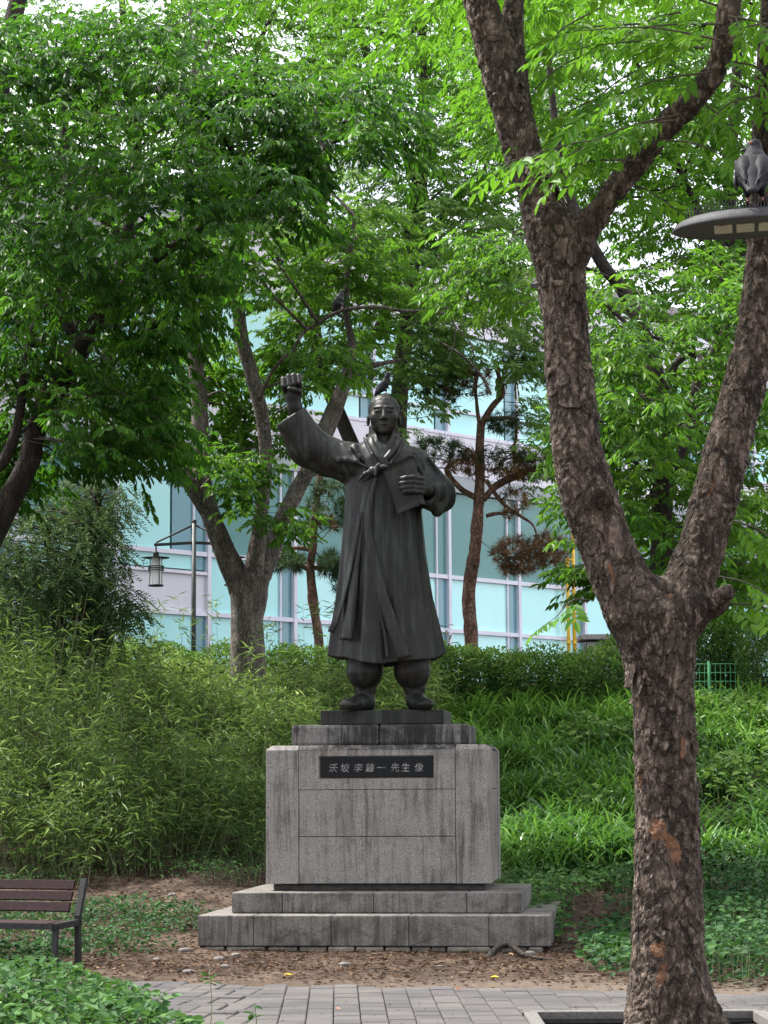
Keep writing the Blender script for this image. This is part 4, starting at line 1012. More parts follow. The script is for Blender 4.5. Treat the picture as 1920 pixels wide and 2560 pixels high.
mid = make_tree('many_stemmed_tree', 'grey-barked tree dividing low into four rising stems behind the bamboo', None,
    [[(620, 1760, 37, 98), (620, 1640, 37, 86), (618, 1560, 37, 82), (622, 1490, 37, 96), (622, 1440, 37, 112)],
     [(608, 1470, 37, 74), (566, 1390, 36.9, 56), (532, 1300, 36.8, 50), (508, 1220, 36.8, 50), (502, 1120, 36.8, 44), (498, 1000, 36.8, 42), (488, 900, 36.8, 38), (476, 780, 36.8, 34), (468, 640, 36.8, 26), (470, 420, 36.8, 18), (486, 150, 36.8, 14), (475, 20, 36.8, 12)],
     [(525, 1290, 36.8, 40), (470, 1200, 36.6, 38), (425, 1120, 36.5, 32), (390, 1040, 36.4, 24), (350, 930, 36.3, 16)],
     [(628, 1460, 36.9, 66), (640, 1390, 36.8, 46), (652, 1290, 36.8, 36), (664, 1180, 36.8, 34), (658, 1060, 36.8, 34), (636, 960, 36.8, 36), (604, 840, 36.8, 34), (592, 700, 36.8, 30), (592, 560, 36.8, 24), (600, 380, 36.8, 18), (560, 200, 36.8, 12)],
     [(650, 1440, 37.1, 60), (690, 1340, 37.2, 48), (730, 1250, 37.3, 42), (775, 1165, 37.4, 40), (825, 1050, 37.5, 46), (860, 960, 37.5, 34), (880, 870, 37.6, 22), (866, 780, 37.6, 16), (872, 650, 37.6, 14), (888, 540, 37.6, 10)],
     [(850, 980, 37.5, 30), (905, 925, 37.6, 20), (960, 908, 37.7, 12), (1000, 900, 37.8, 7)],
     [(1090, 850, 37.4, 5), (1150, 885, 37.8, 7), (1200, 935, 38, 8), (1228, 985, 38, 6)],
     [(646, 1000, 36.7, 12), (680, 930, 36.4, 9), (712, 892, 36.3, 9), (735, 868, 36.25, 8), (762, 828, 36.2, 9), (790, 812, 36.15, 10), (825, 789, 36.1, 10), (862, 774, 36.0, 9), (900, 769, 36.0, 9), (950, 768, 36.0, 9), (1000, 776, 36.0, 8), (1050, 778, 36.0, 8), (1090, 773, 36.0, 6), (1150, 764, 36.0, 5), (1205, 755, 36.0, 4), (1240, 742, 36.0, 3)],
     [(1095, 776, 36.0, 6), (1125, 800, 36.0, 5), (1150, 830, 36.0, 4), (1178, 862, 36.0, 4), (1190, 930, 36.0, 2)], [(1165, 764, 36.0, 4), (1195, 790, 36.0, 4), (1210, 840, 36.0, 3), (1216, 870, 36.0, 2)], [(1140, 820, 36, 3), (1135, 860, 36.1, 3), (1120, 900, 36.1, 2)],
     [(486, 160, 36.8, 12), (520, 110, 36.8, 12), (560, 50, 36.8, 10), (590, -10, 36.8, 8)]],
    [(380, 700, 480, 780, 34.5, 39, 140), (700, 980, 480, 740, 36.9, 39.5, 110), (660, 960, 760, 960, 37.5, 39.5, 90), (400, 620, 760, 1120, 37.4, 39.5, 110), (560, 790, 1010, 1130, 37.5, 39, 40), (600, 760, 1110, 1340, 35.6, 36.4, 36), (480, 700, 1130, 1240, 35.4, 36.4, 24), (700, 880, 860, 960, 35.2, 36.4, 22), (420, 900, 150, 520, 34.5, 39, 200)],
    'leaf_mid', 'bark_grey', 202, .15, 6, .42, .7, .4, .035)
make_tree('slender_tree', 'slender dark-stemmed tree with pale airy foliage behind the statue', None,
    [[(960, 1500, 42.5, 40), (930, 1250, 42.5, 38), (850, 1040, 42.5, 36), (812, 950, 42.5, 34), (792, 860, 42.5, 32), (786, 760, 42.5, 28), (800, 640, 42.5, 24), (806, 560, 42.5, 20), (820, 380, 42.5, 14), (830, 200, 42.5, 9)],
     [(790, 740, 42.5, 22), (756, 690, 42.5, 20), (720, 670, 42.5, 14), (660, 610, 42.5, 9)],
     [(806, 900, 42.5, 22), (925, 850, 42.8, 24), (985, 720, 43, 26), (1012, 600, 43, 24), (1035, 480, 43, 18), (1050, 300, 43, 12)]],
    [(680, 1330, 500, 800, 40.5, 45, 330), (1000, 1360, 740, 930, 40.5, 43, 150), (760, 1130, 800, 960, 41, 44, 100), (900, 1080, 930, 1120, 41.5, 43.5, 26), (640, 1250, 250, 560, 40.5, 45, 160), (1270, 1380, 900, 1300, 41, 43, 50)],
    'leaf_pale', 'bark_dark', 303, .13, 6, .44, .6, .35, .03)
make_tree('bright_tree', 'slim tree with sunlit yellow-green leaves between the forked limbs', None,
    [[(1640, 1750, 27, 64), (1650, 1500, 27, 58), (1655, 1250, 27, 52), (1650, 1000, 27, 46), (1610, 840, 27, 40), (1560, 730, 27, 36), (1500, 650, 27, 32), (1420, 480, 27, 26), (1390, 330, 27, 20), (1370, 120, 27, 14)],
     [(1650, 1000, 27, 30), (1700, 900, 26.8, 20), (1735, 880, 26.7, 16), (1640, 845, 26.6, 10), (1590, 830, 26.5, 7)],
     [(1655, 1250, 27, 30), (1720, 1080, 27.2, 26), (1740, 960, 27.2, 22), (1790, 860, 27.2, 14)]],
    [(1440, 1960, 640, 1100, 24, 30, 430), (1440, 1960, 1050, 1450, 25, 30, 360), (1760, 1980, 1380, 1540, 26, 29, 40), (1440, 1560, 1380, 1480, 26.5, 28, 20), (1160, 1480, 560, 760, 25.5, 28.5, 80)],
    'leaf_mid', 'bark_dark', 404, .125, 6, .42, .9, .4, .035)
make_tree('tall_thin_tree', 'tall thin dark tree rising beside the disc street lamp', None,
    [[(1680, 1850, 32, 50), (1690, 1600, 32, 48), (1735, 1350, 32, 46), (1800, 1080, 32, 44), (1806, 800, 32, 42), (1816, 700, 32, 40), (1822, 560, 32, 36), (1826, 420, 32, 32), (1840, 200, 32, 26), (1850, 0, 32, 20)],
     [(1808, 790, 32, 28), (1785, 680, 32, 24), (1760, 560, 32, 20), (1720, 470, 32, 16), (1690, 400, 32, 12), (1640, 250, 32, 8)],
     [(1818, 740, 32, 24), (1860, 620, 32, 20), (1900, 500, 32, 16), (1930, 380, 32, 12)]],
    [(1440, 1960, 330, 700, 30, 35, 330), (1180, 1700, -60, 420, 29, 35, 430), (1640, 1990, -60, 350, 30, 35, 230)],
    'leaf_bright', 'bark_dark', 505, .125, 6, .42, .8, .4, .035)
make_tree('canopy_tree', 'tall tree whose bright crown fills the gap above the raised fist', None,
    [[(990, 1500, 46, 50), (990, 1200, 46, 48), (1005, 900, 46, 42), (1040, 600, 46, 36), (1060, 300, 46, 30), (1050, 0, 46, 20), (1040, -160, 46, 12)],
     [(1070, 520, 46, 26), (960, 260, 45, 22), (900, 90, 45, 18), (870, 0, 45, 14)],
     [(1070, 600, 46, 26), (1160, 480, 45.5, 20), (1260, 560, 45, 14), (1330, 640, 45, 10)],
     [(1000, 110, 44, 10), (1080, 30, 44, 14), (1160, -40, 44, 16)]],
    [(820, 1420, -80, 330, 40, 48, 620), (940, 1420, 300, 640, 41, 47, 330)],
    'leaf_bright', 'bark_dark', 606, .14, 6, .42, .6, .4, .04, RL=.26)
make_tree('far_crown_tree', 'far tree with a light green crown high over the lantern', None,
    [[(225, 1620, 48, 44), (230, 1250, 48, 42), (270, 900, 48, 40), (320, 600, 48, 36), (340, 400, 48, 34), (320, 180, 48, 24), (300, -60, 48, 14)],
     [(335, 500, 48, 26), (420, 380, 48, 22), (560, 280, 48, 18), (640, 120, 48, 14), (700, 0, 48, 9)],
     [(330, 620, 48, 24), (200, 480, 48, 20), (110, 300, 48, 14), (60, 120, 48, 9)]],
    [(-60, 480, -80, 330, 44, 50, 340), (430, 880, -80, 300, 44, 50, 420), (-60, 330, 330, 700, 45, 49, 150)],
    'leaf_mid', 'bark_dark', 707, .145, 6, .42, .6, .4, .04, RL=.26)

# ---------------------------------------------------------------- conifers
def needles(C, D, n, L, w, seed, spread=.9, bias=(0, 0, 0)):
    g = np.random.default_rng(seed); M = len(C)
    d = nrmz(nrmz(D)[:, None] * (1 - spread * .5) + spread * nrmz(g.normal(0, 1, (M, n, 3))) * .8 + np.array(bias)); pos = np.repeat(C[:, None], n, 1) + d * L * .05
    tint = np.repeat(g.uniform(.1, .9, (M, 1)), n, 1) + g.normal(0, .12, (M, n))
    L_ = L * g.uniform(.7, 1.1, (M, n)); s = nrmz(np.cross(d, g.normal(0, 1, (M, n, 3)))) * w
    V = np.stack([pos - s, pos + s, pos + d * L_[..., None]], 2).reshape(-1, 3)
    return V, np.arange(len(V)).reshape(-1, 3), np.repeat(np.clip(tint, 0, 1).ravel(), 3)
def needle_part(t, mat, C, D, n, L, w, seed, name='needles', **k):
    V, tr, ti = needles(C, D, n, L, w, seed, **k); o = link(name, npmesh(name, V, None, tr, False, {'tint': ti}), mat, t); o['kind'] = 'stuff'; return o
def tufts(boxes, seed):
    g = np.random.default_rng(seed); out = []
    for (u, v, Y, ru, rv, rY, n) in boxes:
        n = int(n * 1.8); ru, rv, rY = ru * 1.15, rv * 1.2, rY * 1.2
        q = nrmz(g.normal(0, 1, (n, 3))) * g.uniform(.3, 1, (n, 1)) ** .5
        out.append(np.array([P(u + a * ru, v + b * rv, Y + c * rY) for a, b, c in q]))
    return np.concatenate(out)
def make_pine(name, label, limbs, green, brown, seed):
    g = np.random.default_rng(seed); paths = [limb(l) for l in limbs]; t = thing(name, label, 'tree', paths[0][0][0])
    for i, (W, r) in enumerate(paths):
        V, q, tr = tube(W, r * (1 + .14 * (fbm(W, 6.0, seed, 2) - .5) * 2), 12, True, .16, seed + i)
        link('trunk' if i == 0 else 'limb', npmesh('limb', V, q, tr, True), 'bark_pine', t)
    skel = np.concatenate([p[0] for p in paths]); mb = MB()
    for bx, m in ((green, 'needle_green'), (brown, 'needle_brown')):
        if not bx: continue
        C = tufts(bx, seed); ctr = np.array([skel[np.argmin(((skel - c) ** 2).sum(1))] for c in C]); D = nrmz(C - ctr) + g.normal(0, .4, C.shape) + np.array([0, 0, .25])
        needle_part(t, m, C, D, 30, .20, .0055, seed + 3)
        for c, s0 in zip(C[::2], ctr[::2]):
          if np.linalg.norm(c - s0) < .42: mb.tube(spline([s0, (s0 + c) / 2 + g.normal(0, .08, 3), c], 3), np.linspace(.014, .005, 7), 4, False)
    mb.build('twigs', 'twig', t)['kind'] = 'stuff'; return t
Yp = 42.0
make_pine('red_pine', 'reddish-barked pine with browned dead needle tufts beside the robed statue', 
    [[(1178, 1690, Yp, 40), (1178, 1590, Yp, 35), (1172, 1500, Yp, 34), (1178, 1430, Yp, 32), (1188, 1370, Yp, 32), (1195, 1290, Yp, 28), (1200, 1200, Yp, 26), (1199, 1120, Yp, 24), (1203, 1060, Yp, 21)],
     [(1203, 1065, Yp, 16), (1228, 1020, Yp, 16), (1256, 985, Yp, 14), (1250, 950, Yp, 11), (1235, 900, Yp, 8)],
     [(1198, 1060, Yp, 11), (1192, 1010, Yp, 9), (1190, 960, Yp, 8), (1205, 900, Yp, 5)],
     [(1205, 1050, Yp, 12), (1250, 1046, Yp, 11), (1286, 1050, Yp, 9), (1290, 1095, Yp, 8), (1282, 1135, Yp, 7), (1320, 1170, Yp, 5)],
     [(1208, 1250, Yp, 16), (1240, 1215, Yp, 19), (1290, 1190, Yp, 18), (1350, 1170, Yp, 15), (1400, 1160, Yp, 12)],
     [(1190, 1245, Yp, 14), (1150, 1220, Yp, 15), (1118, 1180, Yp, 14), (1125, 1160, Yp, 11)],
     [(1215, 1290, Yp, 10), (1240, 1284, Yp, 9), (1264, 1284, Yp, 8)],
     [(1215, 1200, Yp, 12), (1250, 1250, Yp, 10), (1285, 1280, Yp, 9), (1330, 1310, Yp, 6), (1340, 1345, Yp - .1, 5), (1320, 1380, Yp - .3, 5), (1270, 1400, Yp - .3, 3)],
     [(1338, 1340, Yp - .1, 5), (1365, 1365, Yp - .3, 4), (1395, 1385, Yp - .3, 3)],
     [(1190, 1150, Yp - .1, 10), (1175, 1125, Yp - .3, 8), (1165, 1140, Yp - .4, 6)]],
    [(1120, 955, Yp, 60, 48, .5, 46), (1270, 1060, Yp, 50, 28, .4, 26), (1100, 1130, Yp, 60, 28, .4, 36), (1250, 1140, Yp, 90, 20, .4, 30), (1330, 900, Yp, 70, 60, .6, 40)],
    [(1170, 955, Yp, 60, 40, .5, 22), (1300, 1170, Yp, 80, 26, .4, 44), (1160, 1165, Yp, 50, 20, .4, 22), (1290, 1390, Yp - .3, 66, 42, .4, 62), (1375, 1375, Yp - .3, 42, 42, .4, 34), (1290, 1255, Yp, 40, 40, .3, 14)], 811)
Yq = 40.5
make_pine('small_pine', 'small crooked pine between the many-stemmed tree and the statue',
    [[(802, 1720, Yq, 32), (797, 1600, Yq, 24), (788, 1540, Yq, 23), (780, 1480, Yq, 25), (776, 1420, Yq, 20), (782, 1370, Yq, 20), (786, 1310, Yq, 18), (795, 1230, Yq, 16), (805, 1150, Yq, 12)],
     [(780, 1430, Yq, 13), (750, 1412, Yq, 12), (715, 1405, Yq, 10), (690, 1402, Yq, 8)],
     [(784, 1420, Yq, 12), (815, 1418, Yq, 9), (850, 1416, Yq, 7)],
     [(786, 1375, Yq, 12), (750, 1370, Yq, 12), (715, 1372, Yq, 8), (690, 1378, Yq, 6)]],
    [(715, 1405, Yq, 50, 20, .4, 40), (835, 1410, Yq, 40, 24, .4, 40), (830, 1260, Yq, 60, 60, .5, 60), (850, 1440, Yq, 20, 40, .3, 20)], [(810, 1310, Yq, 40, 20, .3, 8)], 822)
# juniper on the left
jl = [limb(l) for l in ([(240, 1750, 36, 60), (238, 1550, 36, 48), (236, 1400, 36, 40), (240, 1260, 36, 28), (250, 1170, 36, 14)], [(150, 1720, 35.5, 40), (140, 1500, 35.5, 30), (110, 1300, 35.5, 16)])]
jun = thing('weeping_juniper', 'feathery dark juniper with drooping sprays left of the lantern post', 'tree', jl[0][0][0])
for W, r in jl:
    V, q, tr = tube(W, r, 10, True, .12, 3); link('trunk', npmesh('trunk', V, q, tr), 'bark_dark', jun)
gj = np.random.default_rng(77); C = []
for (u, v, Y, ru, rv, rY, n) in ((230, 1250, 35.8, 100, 80, 1.0, 240), (100, 1370, 35, 170, 130, 1.2, 600), (255, 1400, 36, 62, 150, 1.0, 200), (30, 1480, 34.6, 130, 120, 1.0, 360), (215, 1520, 35.5, 120, 90, 1.0, 260), (320, 1530, 36.2, 40, 50, .7, 50)):
    n = int(n * .95); ru, rv = ru * 1.2, rv * 1.12; q = nrmz(gj.normal(0, 1, (n, 3))) * gj.uniform(.2, 1, (n, 1)) ** .45; C.append(np.array([P(u + a * ru, v + b * rv, Y + c * rY) for a, b, c in q]))
C = np.concatenate(C); ctr = np.array([240, 0]); D = np.stack([gj.normal(0, .6, len(C)), gj.normal(-.2, .5, len(C)), np.full(len(C), -.35)], 1)
# feather sprays: short side shoots along a drooping axis
K = 16; t = np.linspace(.05, 1, K); D = nrmz(D); ax = C[:, None] + D[:, None] * (t[None, :, None] * .38); ax[..., 2] -= .10 * t ** 2
sdv = nrmz(np.cross(D, gj.normal(0, 1, D.shape)))[:, None] * np.where(np.arange(K) % 2, 1, -1)[None, :, None]
dd = nrmz(D[:, None] * .8 + sdv * .55 + gj.normal(0, .18, ax.shape)); pos = ax.reshape(-1, 3); dd = dd.reshape(-1, 3)
L_ = np.repeat(gj.uniform(.07, .13, (len(C), 1)), K, 1) * (1.1 - .5 * t); tint = (np.repeat(gj.normal(.45, .22, (len(C), 1)), K, 1) + gj.normal(0, .1, (len(C), K))).ravel()
leaf_obj('sprays', 'needle_juniper', jun, pos, dd, gj.normal(0, 1, pos.shape), L_.ravel(), np.full(len(pos), .022), tint)
mbj = MB()
for c in C[::6]:
    s0 = jl[0][0]; s0 = s0[np.argmin(((s0 - c - np.array([0, 0, -.2])) ** 2).sum(1))]; mbj.tube(spline([s0, (s0 + c) / 2 + gj.normal(0, .08, 3), c], 3), np.linspace(.02, .005, 7), 4, False)
mbj.build('branches', 'twig', jun)['kind'] = 'stuff'
# ---------------------------------------------------------------- hedge shrubs along the top of the slope
def shrub_mesh(seed, n=3400, rx=.62, ry=.45, hz=1.15):
    g = np.random.default_rng(seed); q = nrmz(g.normal(0, 1, (n, 3))) * g.uniform(.35, 1, (n, 1)) ** .4
    bump_ = .82 + .36 * fbm(nrmz(q), 2.3, seed, 2)[:, None]; p = q * bump_ * np.array([rx, ry, hz * .52]) + np.array([0, 0, hz * .55]); p[:, 2] = np.maximum(p[:, 2], .04)
    d = nrmz(q + g.normal(0, .8, q.shape) + np.array([0, 0, .35])); L = g.uniform(.045, .08, n)
    V, f = leaf_geo(p, d, g.normal(0, .6, p.shape) + np.array([0, 0, 1]), L, L * .5)
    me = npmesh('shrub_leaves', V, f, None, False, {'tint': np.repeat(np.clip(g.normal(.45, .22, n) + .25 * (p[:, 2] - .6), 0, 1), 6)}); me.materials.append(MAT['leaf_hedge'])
    mb = MB()
    for i in range(16):
        a = g.uniform(0, 6.28); e = np.array([math.cos(a) * rx * .7, math.sin(a) * ry * .7, hz * g.uniform(.5, 1.0)])
        mb.tube(spline([(math.cos(a) * .1, math.sin(a) * .1, -.1), e * .5 + g.normal(0, .05, 3), e], 3), np.linspace(.012, .004, 7), 4, False)
    ms = mb.mesh('stems'); ms.materials.append(MAT['twig']); return me, ms
shr = [shrub_mesh(40 + i) for i in range(4)]
def put_shrub(u, v, Y, k, sx, sz, label, group):
    p = P(u, v, Y); z = float(ground_z(p[0], Y)); t = thing('hedge_shrub', label, 'shrub', (p[0], Y, z), group)
    for me, nm in zip(shr[k % 4], ('foliage', 'stems')):
        o = bpy.data.objects.new(nm, me); COL.objects.link(o); o.parent = t; o.scale = (sx, sx, sz); o.rotation_euler.z = k * 1.3
        if nm == 'foliage': o['kind'] = 'stuff'
for i, u in enumerate(range(260, 1000, 74)):
    put_shrub(u + random.uniform(-14, 14), 1700, 39.2 + random.uniform(-.4, .4), i, 1.0, random.uniform(.78, .95), 'low clipped hedge shrub at the top of the bamboo slope', 'hedge behind the bamboo')
for i, u in enumerate(range(1080, 1620, 68)):
    put_shrub(u + random.uniform(-12, 12), 1700, 38.6 + random.uniform(-.4, .4), i + 1, 1.12, random.uniform(.85, 1.08), 'leggy hedge shrub at the top of the grassy slope', 'hedge above the long grass')
for i, u in enumerate(range(1745, 1960, 58)):
    put_shrub(u, 1700, (39.95 if u < 1870 else 39.15) + random.uniform(-.1, .1), i, 1.05, random.uniform(1.15, 1.35), 'dense hedge shrub growing through the green wire fence', 'hedge in the wire fence')

# ---------------------------------------------------------------- bamboo thicket (nobody could count it)
g = np.random.default_rng(61)
def scatter(n, fn):                      # rejection sampling over x, y
    out = []
    while len(out) < n:
        x = g.uniform(-8.5, 9, n); y = g.uniform(22.5, 42, n); k = fn(x, y) > g.random(n); out.extend(np.stack([x, y], 1)[k])
    return np.array(out[:n])
def u_of(x, y): return 960 + x / y * FPX
def bamboo_d(x, y):
    u = u_of(x, y); lim = np.interp(y, [28, 30, 33, 36, 38.5], [640, 700, 860, 1100, 1180])
    a = np.clip((lim - u) / 60, 0, 1) * np.clip((y - 28.6 - .5 * np.sin(x * 2.1)) / .8, 0, 1) * np.clip((39 - y) / .5, 0, 1)
    return a * (.45 + .8 * fbm(np.stack([x, y, 0 * x], -1), .9, 70, 2)) * (u > -160)
S = scatter(2300, bamboo_d); bz = ground_z(S[:, 0], S[:, 1])
hgt = np.interp(S[:, 1], [28.5, 31, 34, 38], [.55, 1.25, 1.5, 1.05]) * g.uniform(.65, 1.2, len(S)) * (.75 + .6 * fbm(np.stack([S[:, 0], S[:, 1], 0 * bz], -1), .7, 33, 2))
hgt *= np.interp(u_of(S[:, 0], S[:, 1]), [0, 200, 360, 520, 900], [1.65, 1.4, 1.05, .85, .72])
lean = g.normal(0, .16, (len(S), 2)); lean[:, 1] -= .10
bot = np.stack([S[:, 0], S[:, 1], bz - .03], 1); top = bot + np.stack([lean[:, 0] * hgt, lean[:, 1] * hgt, hgt], 1)
V1, q1 = twig_mesh(bot, top, .0055, .002)
NL = 24; tt = g.uniform(.22, 1.0, (len(S), NL)) ** .8
lp = bot[:, None] + (top - bot)[:, None] * tt[..., None] + g.normal(0, .07, (len(S), NL, 3))
az = g.uniform(0, 6.283, (len(S), NL)); ld = np.stack([np.cos(az), np.sin(az), g.normal(-.15, .45, az.shape)], -1)
lp = lp.reshape(-1, 3); ld = nrmz(ld.reshape(-1, 3)); n_ = len(lp)
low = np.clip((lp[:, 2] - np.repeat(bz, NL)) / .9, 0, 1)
tint = np.clip(g.normal(.34, .24, n_) + .25 * (low - .5) + .35 * (np.interp(lp[:, 1], [33, 38], [0, 1])) * (low > .6) + .25 * (g.random(n_) > .93), 0, 1)  # shade painted into the tint: darker low leaves, brighter tops, most at the back
LB = g.uniform(.10, .24, n_)
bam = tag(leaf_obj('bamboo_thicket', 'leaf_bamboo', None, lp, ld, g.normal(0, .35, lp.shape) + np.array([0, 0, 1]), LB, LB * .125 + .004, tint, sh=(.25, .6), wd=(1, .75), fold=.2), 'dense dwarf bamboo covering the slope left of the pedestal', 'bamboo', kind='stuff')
st = link('culms', npmesh('culms', V1, q1, None, False), 'stem', bam); st['kind'] = 'stuff'

# taller wisps standing out of the thicket
Sw = scatter(150, lambda x, y: bamboo_d(x, y) * (y > 30.5)); hw = g.uniform(1.5, 2.3, len(Sw)); zw = ground_z(Sw[:, 0], Sw[:, 1]); tpw = np.stack([Sw[:, 0] + g.normal(0, .25, len(Sw)), Sw[:, 1] + g.normal(0, .2, len(Sw)), zw + hw], 1)
Vw, qw = twig_mesh(np.stack([Sw[:, 0], Sw[:, 1], zw], 1), tpw, .005, .0015); sw = link('culms', npmesh('culms', Vw, qw, None, False), 'stem', bam); sw['kind'] = 'stuff'
nw = 7; pw_ = (np.repeat(tpw[:, None], nw, 1) - np.array([0, 0, 1.0]) * (g.random((len(Sw), nw)) ** 2 * .5)[..., None]).reshape(-1, 3); aw = g.uniform(0, 6.28, len(pw_)); Lw = g.uniform(.14, .24, len(pw_))
leaf_obj('wisp_leaves', 'leaf_bamboo', bam, pw_, np.stack([np.cos(aw), np.sin(aw), g.normal(.15, .45, len(pw_))], 1), g.normal(0, .4, pw_.shape) + np.array([0, 0, 1]), Lw, Lw * .12, g.normal(.65, .2, len(pw_)), sh=(.25, .6), wd=(1, .75))

# ---------------------------------------------------------------- long strap-leaved grass on the right slope
def blades(base, az, L, arch, w, segs=4):
    n = len(base); t = np.linspace(0, 1, segs + 1); h = np.stack([np.cos(az), np.sin(az), 0 * az], -1)
    side = np.stack([-np.sin(az), np.cos(az), 0 * az], -1)
    ph = arch[:, None] * t[None] ** 1.2; dx = np.cumsum(np.sin(ph), 1) / segs * L[:, None]; dz = np.cumsum(np.cos(ph), 1) / segs * L[:, None]
    dx -= dx[:, :1]; dz -= dz[:, :1]
    c = base[:, None] + h[:, None] * dx[..., None] + np.array([0, 0, 1.0]) * dz[..., None]
    ww = (w[:, None] * np.array([.7, 1, .9, .65, .08] if segs == 4 else np.linspace(1, .1, segs + 1))[None])[..., None] / 2
    V = np.stack([c - side[:, None] * ww, c + side[:, None] * ww], 2).reshape(-1, 3)
    b = np.arange(n)[:, None] * (2 * segs + 2); q = np.concatenate([b + np.array([[2 * i, 2 * i + 1, 2 * i + 3, 2 * i + 2]]) for i in range(segs)])
    return V, q, 2 * segs + 2
def grass_d(x, y):
    u = u_of(x, y); lo = np.interp(y, [29, 31, 35, 39], [1260, 1180, 1060, 1010])
    a = np.clip((u - lo) / 40, 0, 1) * np.clip((y - 29.0 - .6 * np.sin(x * 1.7 + 1)) / .7, 0, 1) * np.clip((38.6 - y) / .4, 0, 1)
    return a * (u < 2080) * np.clip((fbm(np.stack([x, y, 0 * x], -1), 1.1, 90, 2) - .30) * 5, .06, 1)
Cg = scatter(1600, grass_d); NB = 22
base = np.repeat(np.concatenate([Cg, ground_z(Cg[:, 0], Cg[:, 1])[:, None]], 1), NB, 0); n_ = len(base); base[:, :2] += g.normal(0, .05, (n_, 2))
sz = np.repeat(g.uniform(.7, 1.2, len(Cg)), NB)
V, q, m = blades(base, g.uniform(0, 6.283, n_), sz * g.uniform(.45, .85, n_), g.uniform(1.1, 2.7, n_), g.uniform(.022, .040, n_))
yg = np.clip((base[:, 1] - 33) / 6, 0, 1)  # bright highlights up the slope, painted as lighter blade tint
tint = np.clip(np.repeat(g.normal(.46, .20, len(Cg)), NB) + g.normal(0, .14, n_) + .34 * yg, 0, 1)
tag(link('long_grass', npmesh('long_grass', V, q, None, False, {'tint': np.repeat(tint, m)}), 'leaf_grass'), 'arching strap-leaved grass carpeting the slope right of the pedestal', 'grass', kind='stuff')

# ---------------------------------------------------------------- ivy and leafy ground cover
def cover(name, label, mat, cat, n, dens, hfun, L0, L1, asp, seed, ymin, ymax, tl=.45, xr=(-8.5, 9), **kw):
    g = np.random.default_rng(seed); out = []
    while len(out) < n:
        x = g.uniform(xr[0], xr[1], 4 * n); y = g.uniform(ymin, ymax, 4 * n); k = dens(x, y) > g.random(4 * n); out.extend(np.stack([x, y], 1)[k])
    S = np.array(out[:n]); z0 = ground_z(S[:, 0], S[:, 1]); h = hfun(S[:, 0], S[:, 1]) * (.55 + .9 * fbm(np.stack([S[:, 0], S[:, 1], 0 * z0], -1), 2.2, seed, 2))
    z = z0 + h * (1 - g.random(n) ** 2 * .95) + .01
    az = g.uniform(0, 6.283, n); d = np.stack([np.cos(az), np.sin(az), g.normal(-.1, .35, n)], 1); L = g.uniform(L0, L1, n)
    nr = np.array([0, -.25, 1.0]) + g.normal(0, .35, (n, 3))
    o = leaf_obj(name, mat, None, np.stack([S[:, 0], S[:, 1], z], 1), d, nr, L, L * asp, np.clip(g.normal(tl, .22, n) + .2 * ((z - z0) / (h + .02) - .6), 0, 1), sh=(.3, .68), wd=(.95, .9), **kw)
    tag(o, label, cat, kind='stuff')
    k = g.choice(n, n // 5, False); top = np.stack([S[k, 0], S[k, 1], z[k]], 1); bt = top.copy(); bt[:, 2] = z0[k] - .02; bt[:, :2] += g.normal(0, .04, (len(k), 2))
    V, q = twig_mesh(bt, top, .003, .002); s = link('stems', npmesh('stems', V, q, None, False), 'stem', o); s['kind'] = 'stuff'
    return o
def blob(x, y, pts):                      # sum of soft discs (u, v on ground, radius)
    r = 0
    for (cx, cy, rx, ry) in pts: r = np.maximum(r, np.clip(1.25 - ((x - cx) / rx) ** 2 - ((y - cy) / ry) ** 2, 0, 1))
    return r
b1 = [( -3.15, 24.6, 1.05, 2.0), (-4.2, 24.4, 1.4, 2.2), (-3.9, 22.6, .9, .8), (-2.5, 25.2, .6, 1.2)]
cover('ivy', 'dark glossy ivy creeping behind and beside the park bench', 'leaf_ivy', 'ivy', 5200, lambda x, y: blob(x, y, b1) * (.5 + fbm(np.stack([x, y, 0 * x], -1), 1.6, 4, 2)), lambda x, y: .16 + 0 * x, .04, .075, .62, 401, 21.3, 27)
b2 = [(2.4, 22.4, .5, 2.4), (2.8, 21.2, 1.0, 2.2), (4.2, 21.5, 1.6, 2.6), (4.3, 26, 1.7, 3.2)]
cover('ivy', 'heart-leaved ivy mat around the foot of the scaly forked tree', 'leaf_ivy', 'ivy', 11000, lambda x, y: blob(x, y, b2) * (y > edge_y(x) + .18), lambda x, y: .22 + .10 * (x > 2.6), .05, .10, .72, 402, 18.3, 29.5)
b3 = [(1.75, 26.4, .42, .8), (1.9, 28.0, .7, 1.2), (1.7, 24.8, .3, .9), (2.9, 28.4, .9, .8)]
cover('weeds', 'bright green weeds growing beside the right flank of the pedestal', 'leaf_cover', 'weeds', 2300, lambda x, y: blob(x, y, b3), lambda x, y: .20 + 0 * x, .05, .095, .62, 403, 23.5, 30, .6)
b5 = [(5.0, 33, .7, .9), (6.3, 35, .9, 1.2), (2.6, 32, .5, .8), (3.2, 35.5, .6, .8), (5.6, 37.2, 1.2, .8)]
cover('weeds', 'broad-leaved light green weeds among the long grass', 'leaf_hedge', 'weeds', 1500, lambda x, y: blob(x, y, b5), lambda x, y: .48 + 0 * x, .08, .16, .6, 407, 30, 38.5, .7)
b4 = [(-3.6, 29.2, 2.6, .9), (-1.9, 28.6, .7, .7)]
cover('weeds', 'small mixed weeds along the foot of the bamboo', 'leaf_cover', 'weeds', 1700, lambda x, y: blob(x, y, b4) * fbm(np.stack([x, y, 0 * x], -1), 2, 6, 2), lambda x, y: .16 + 0 * x, .03, .07, .5, 404, 27.5, 30.6, .5)
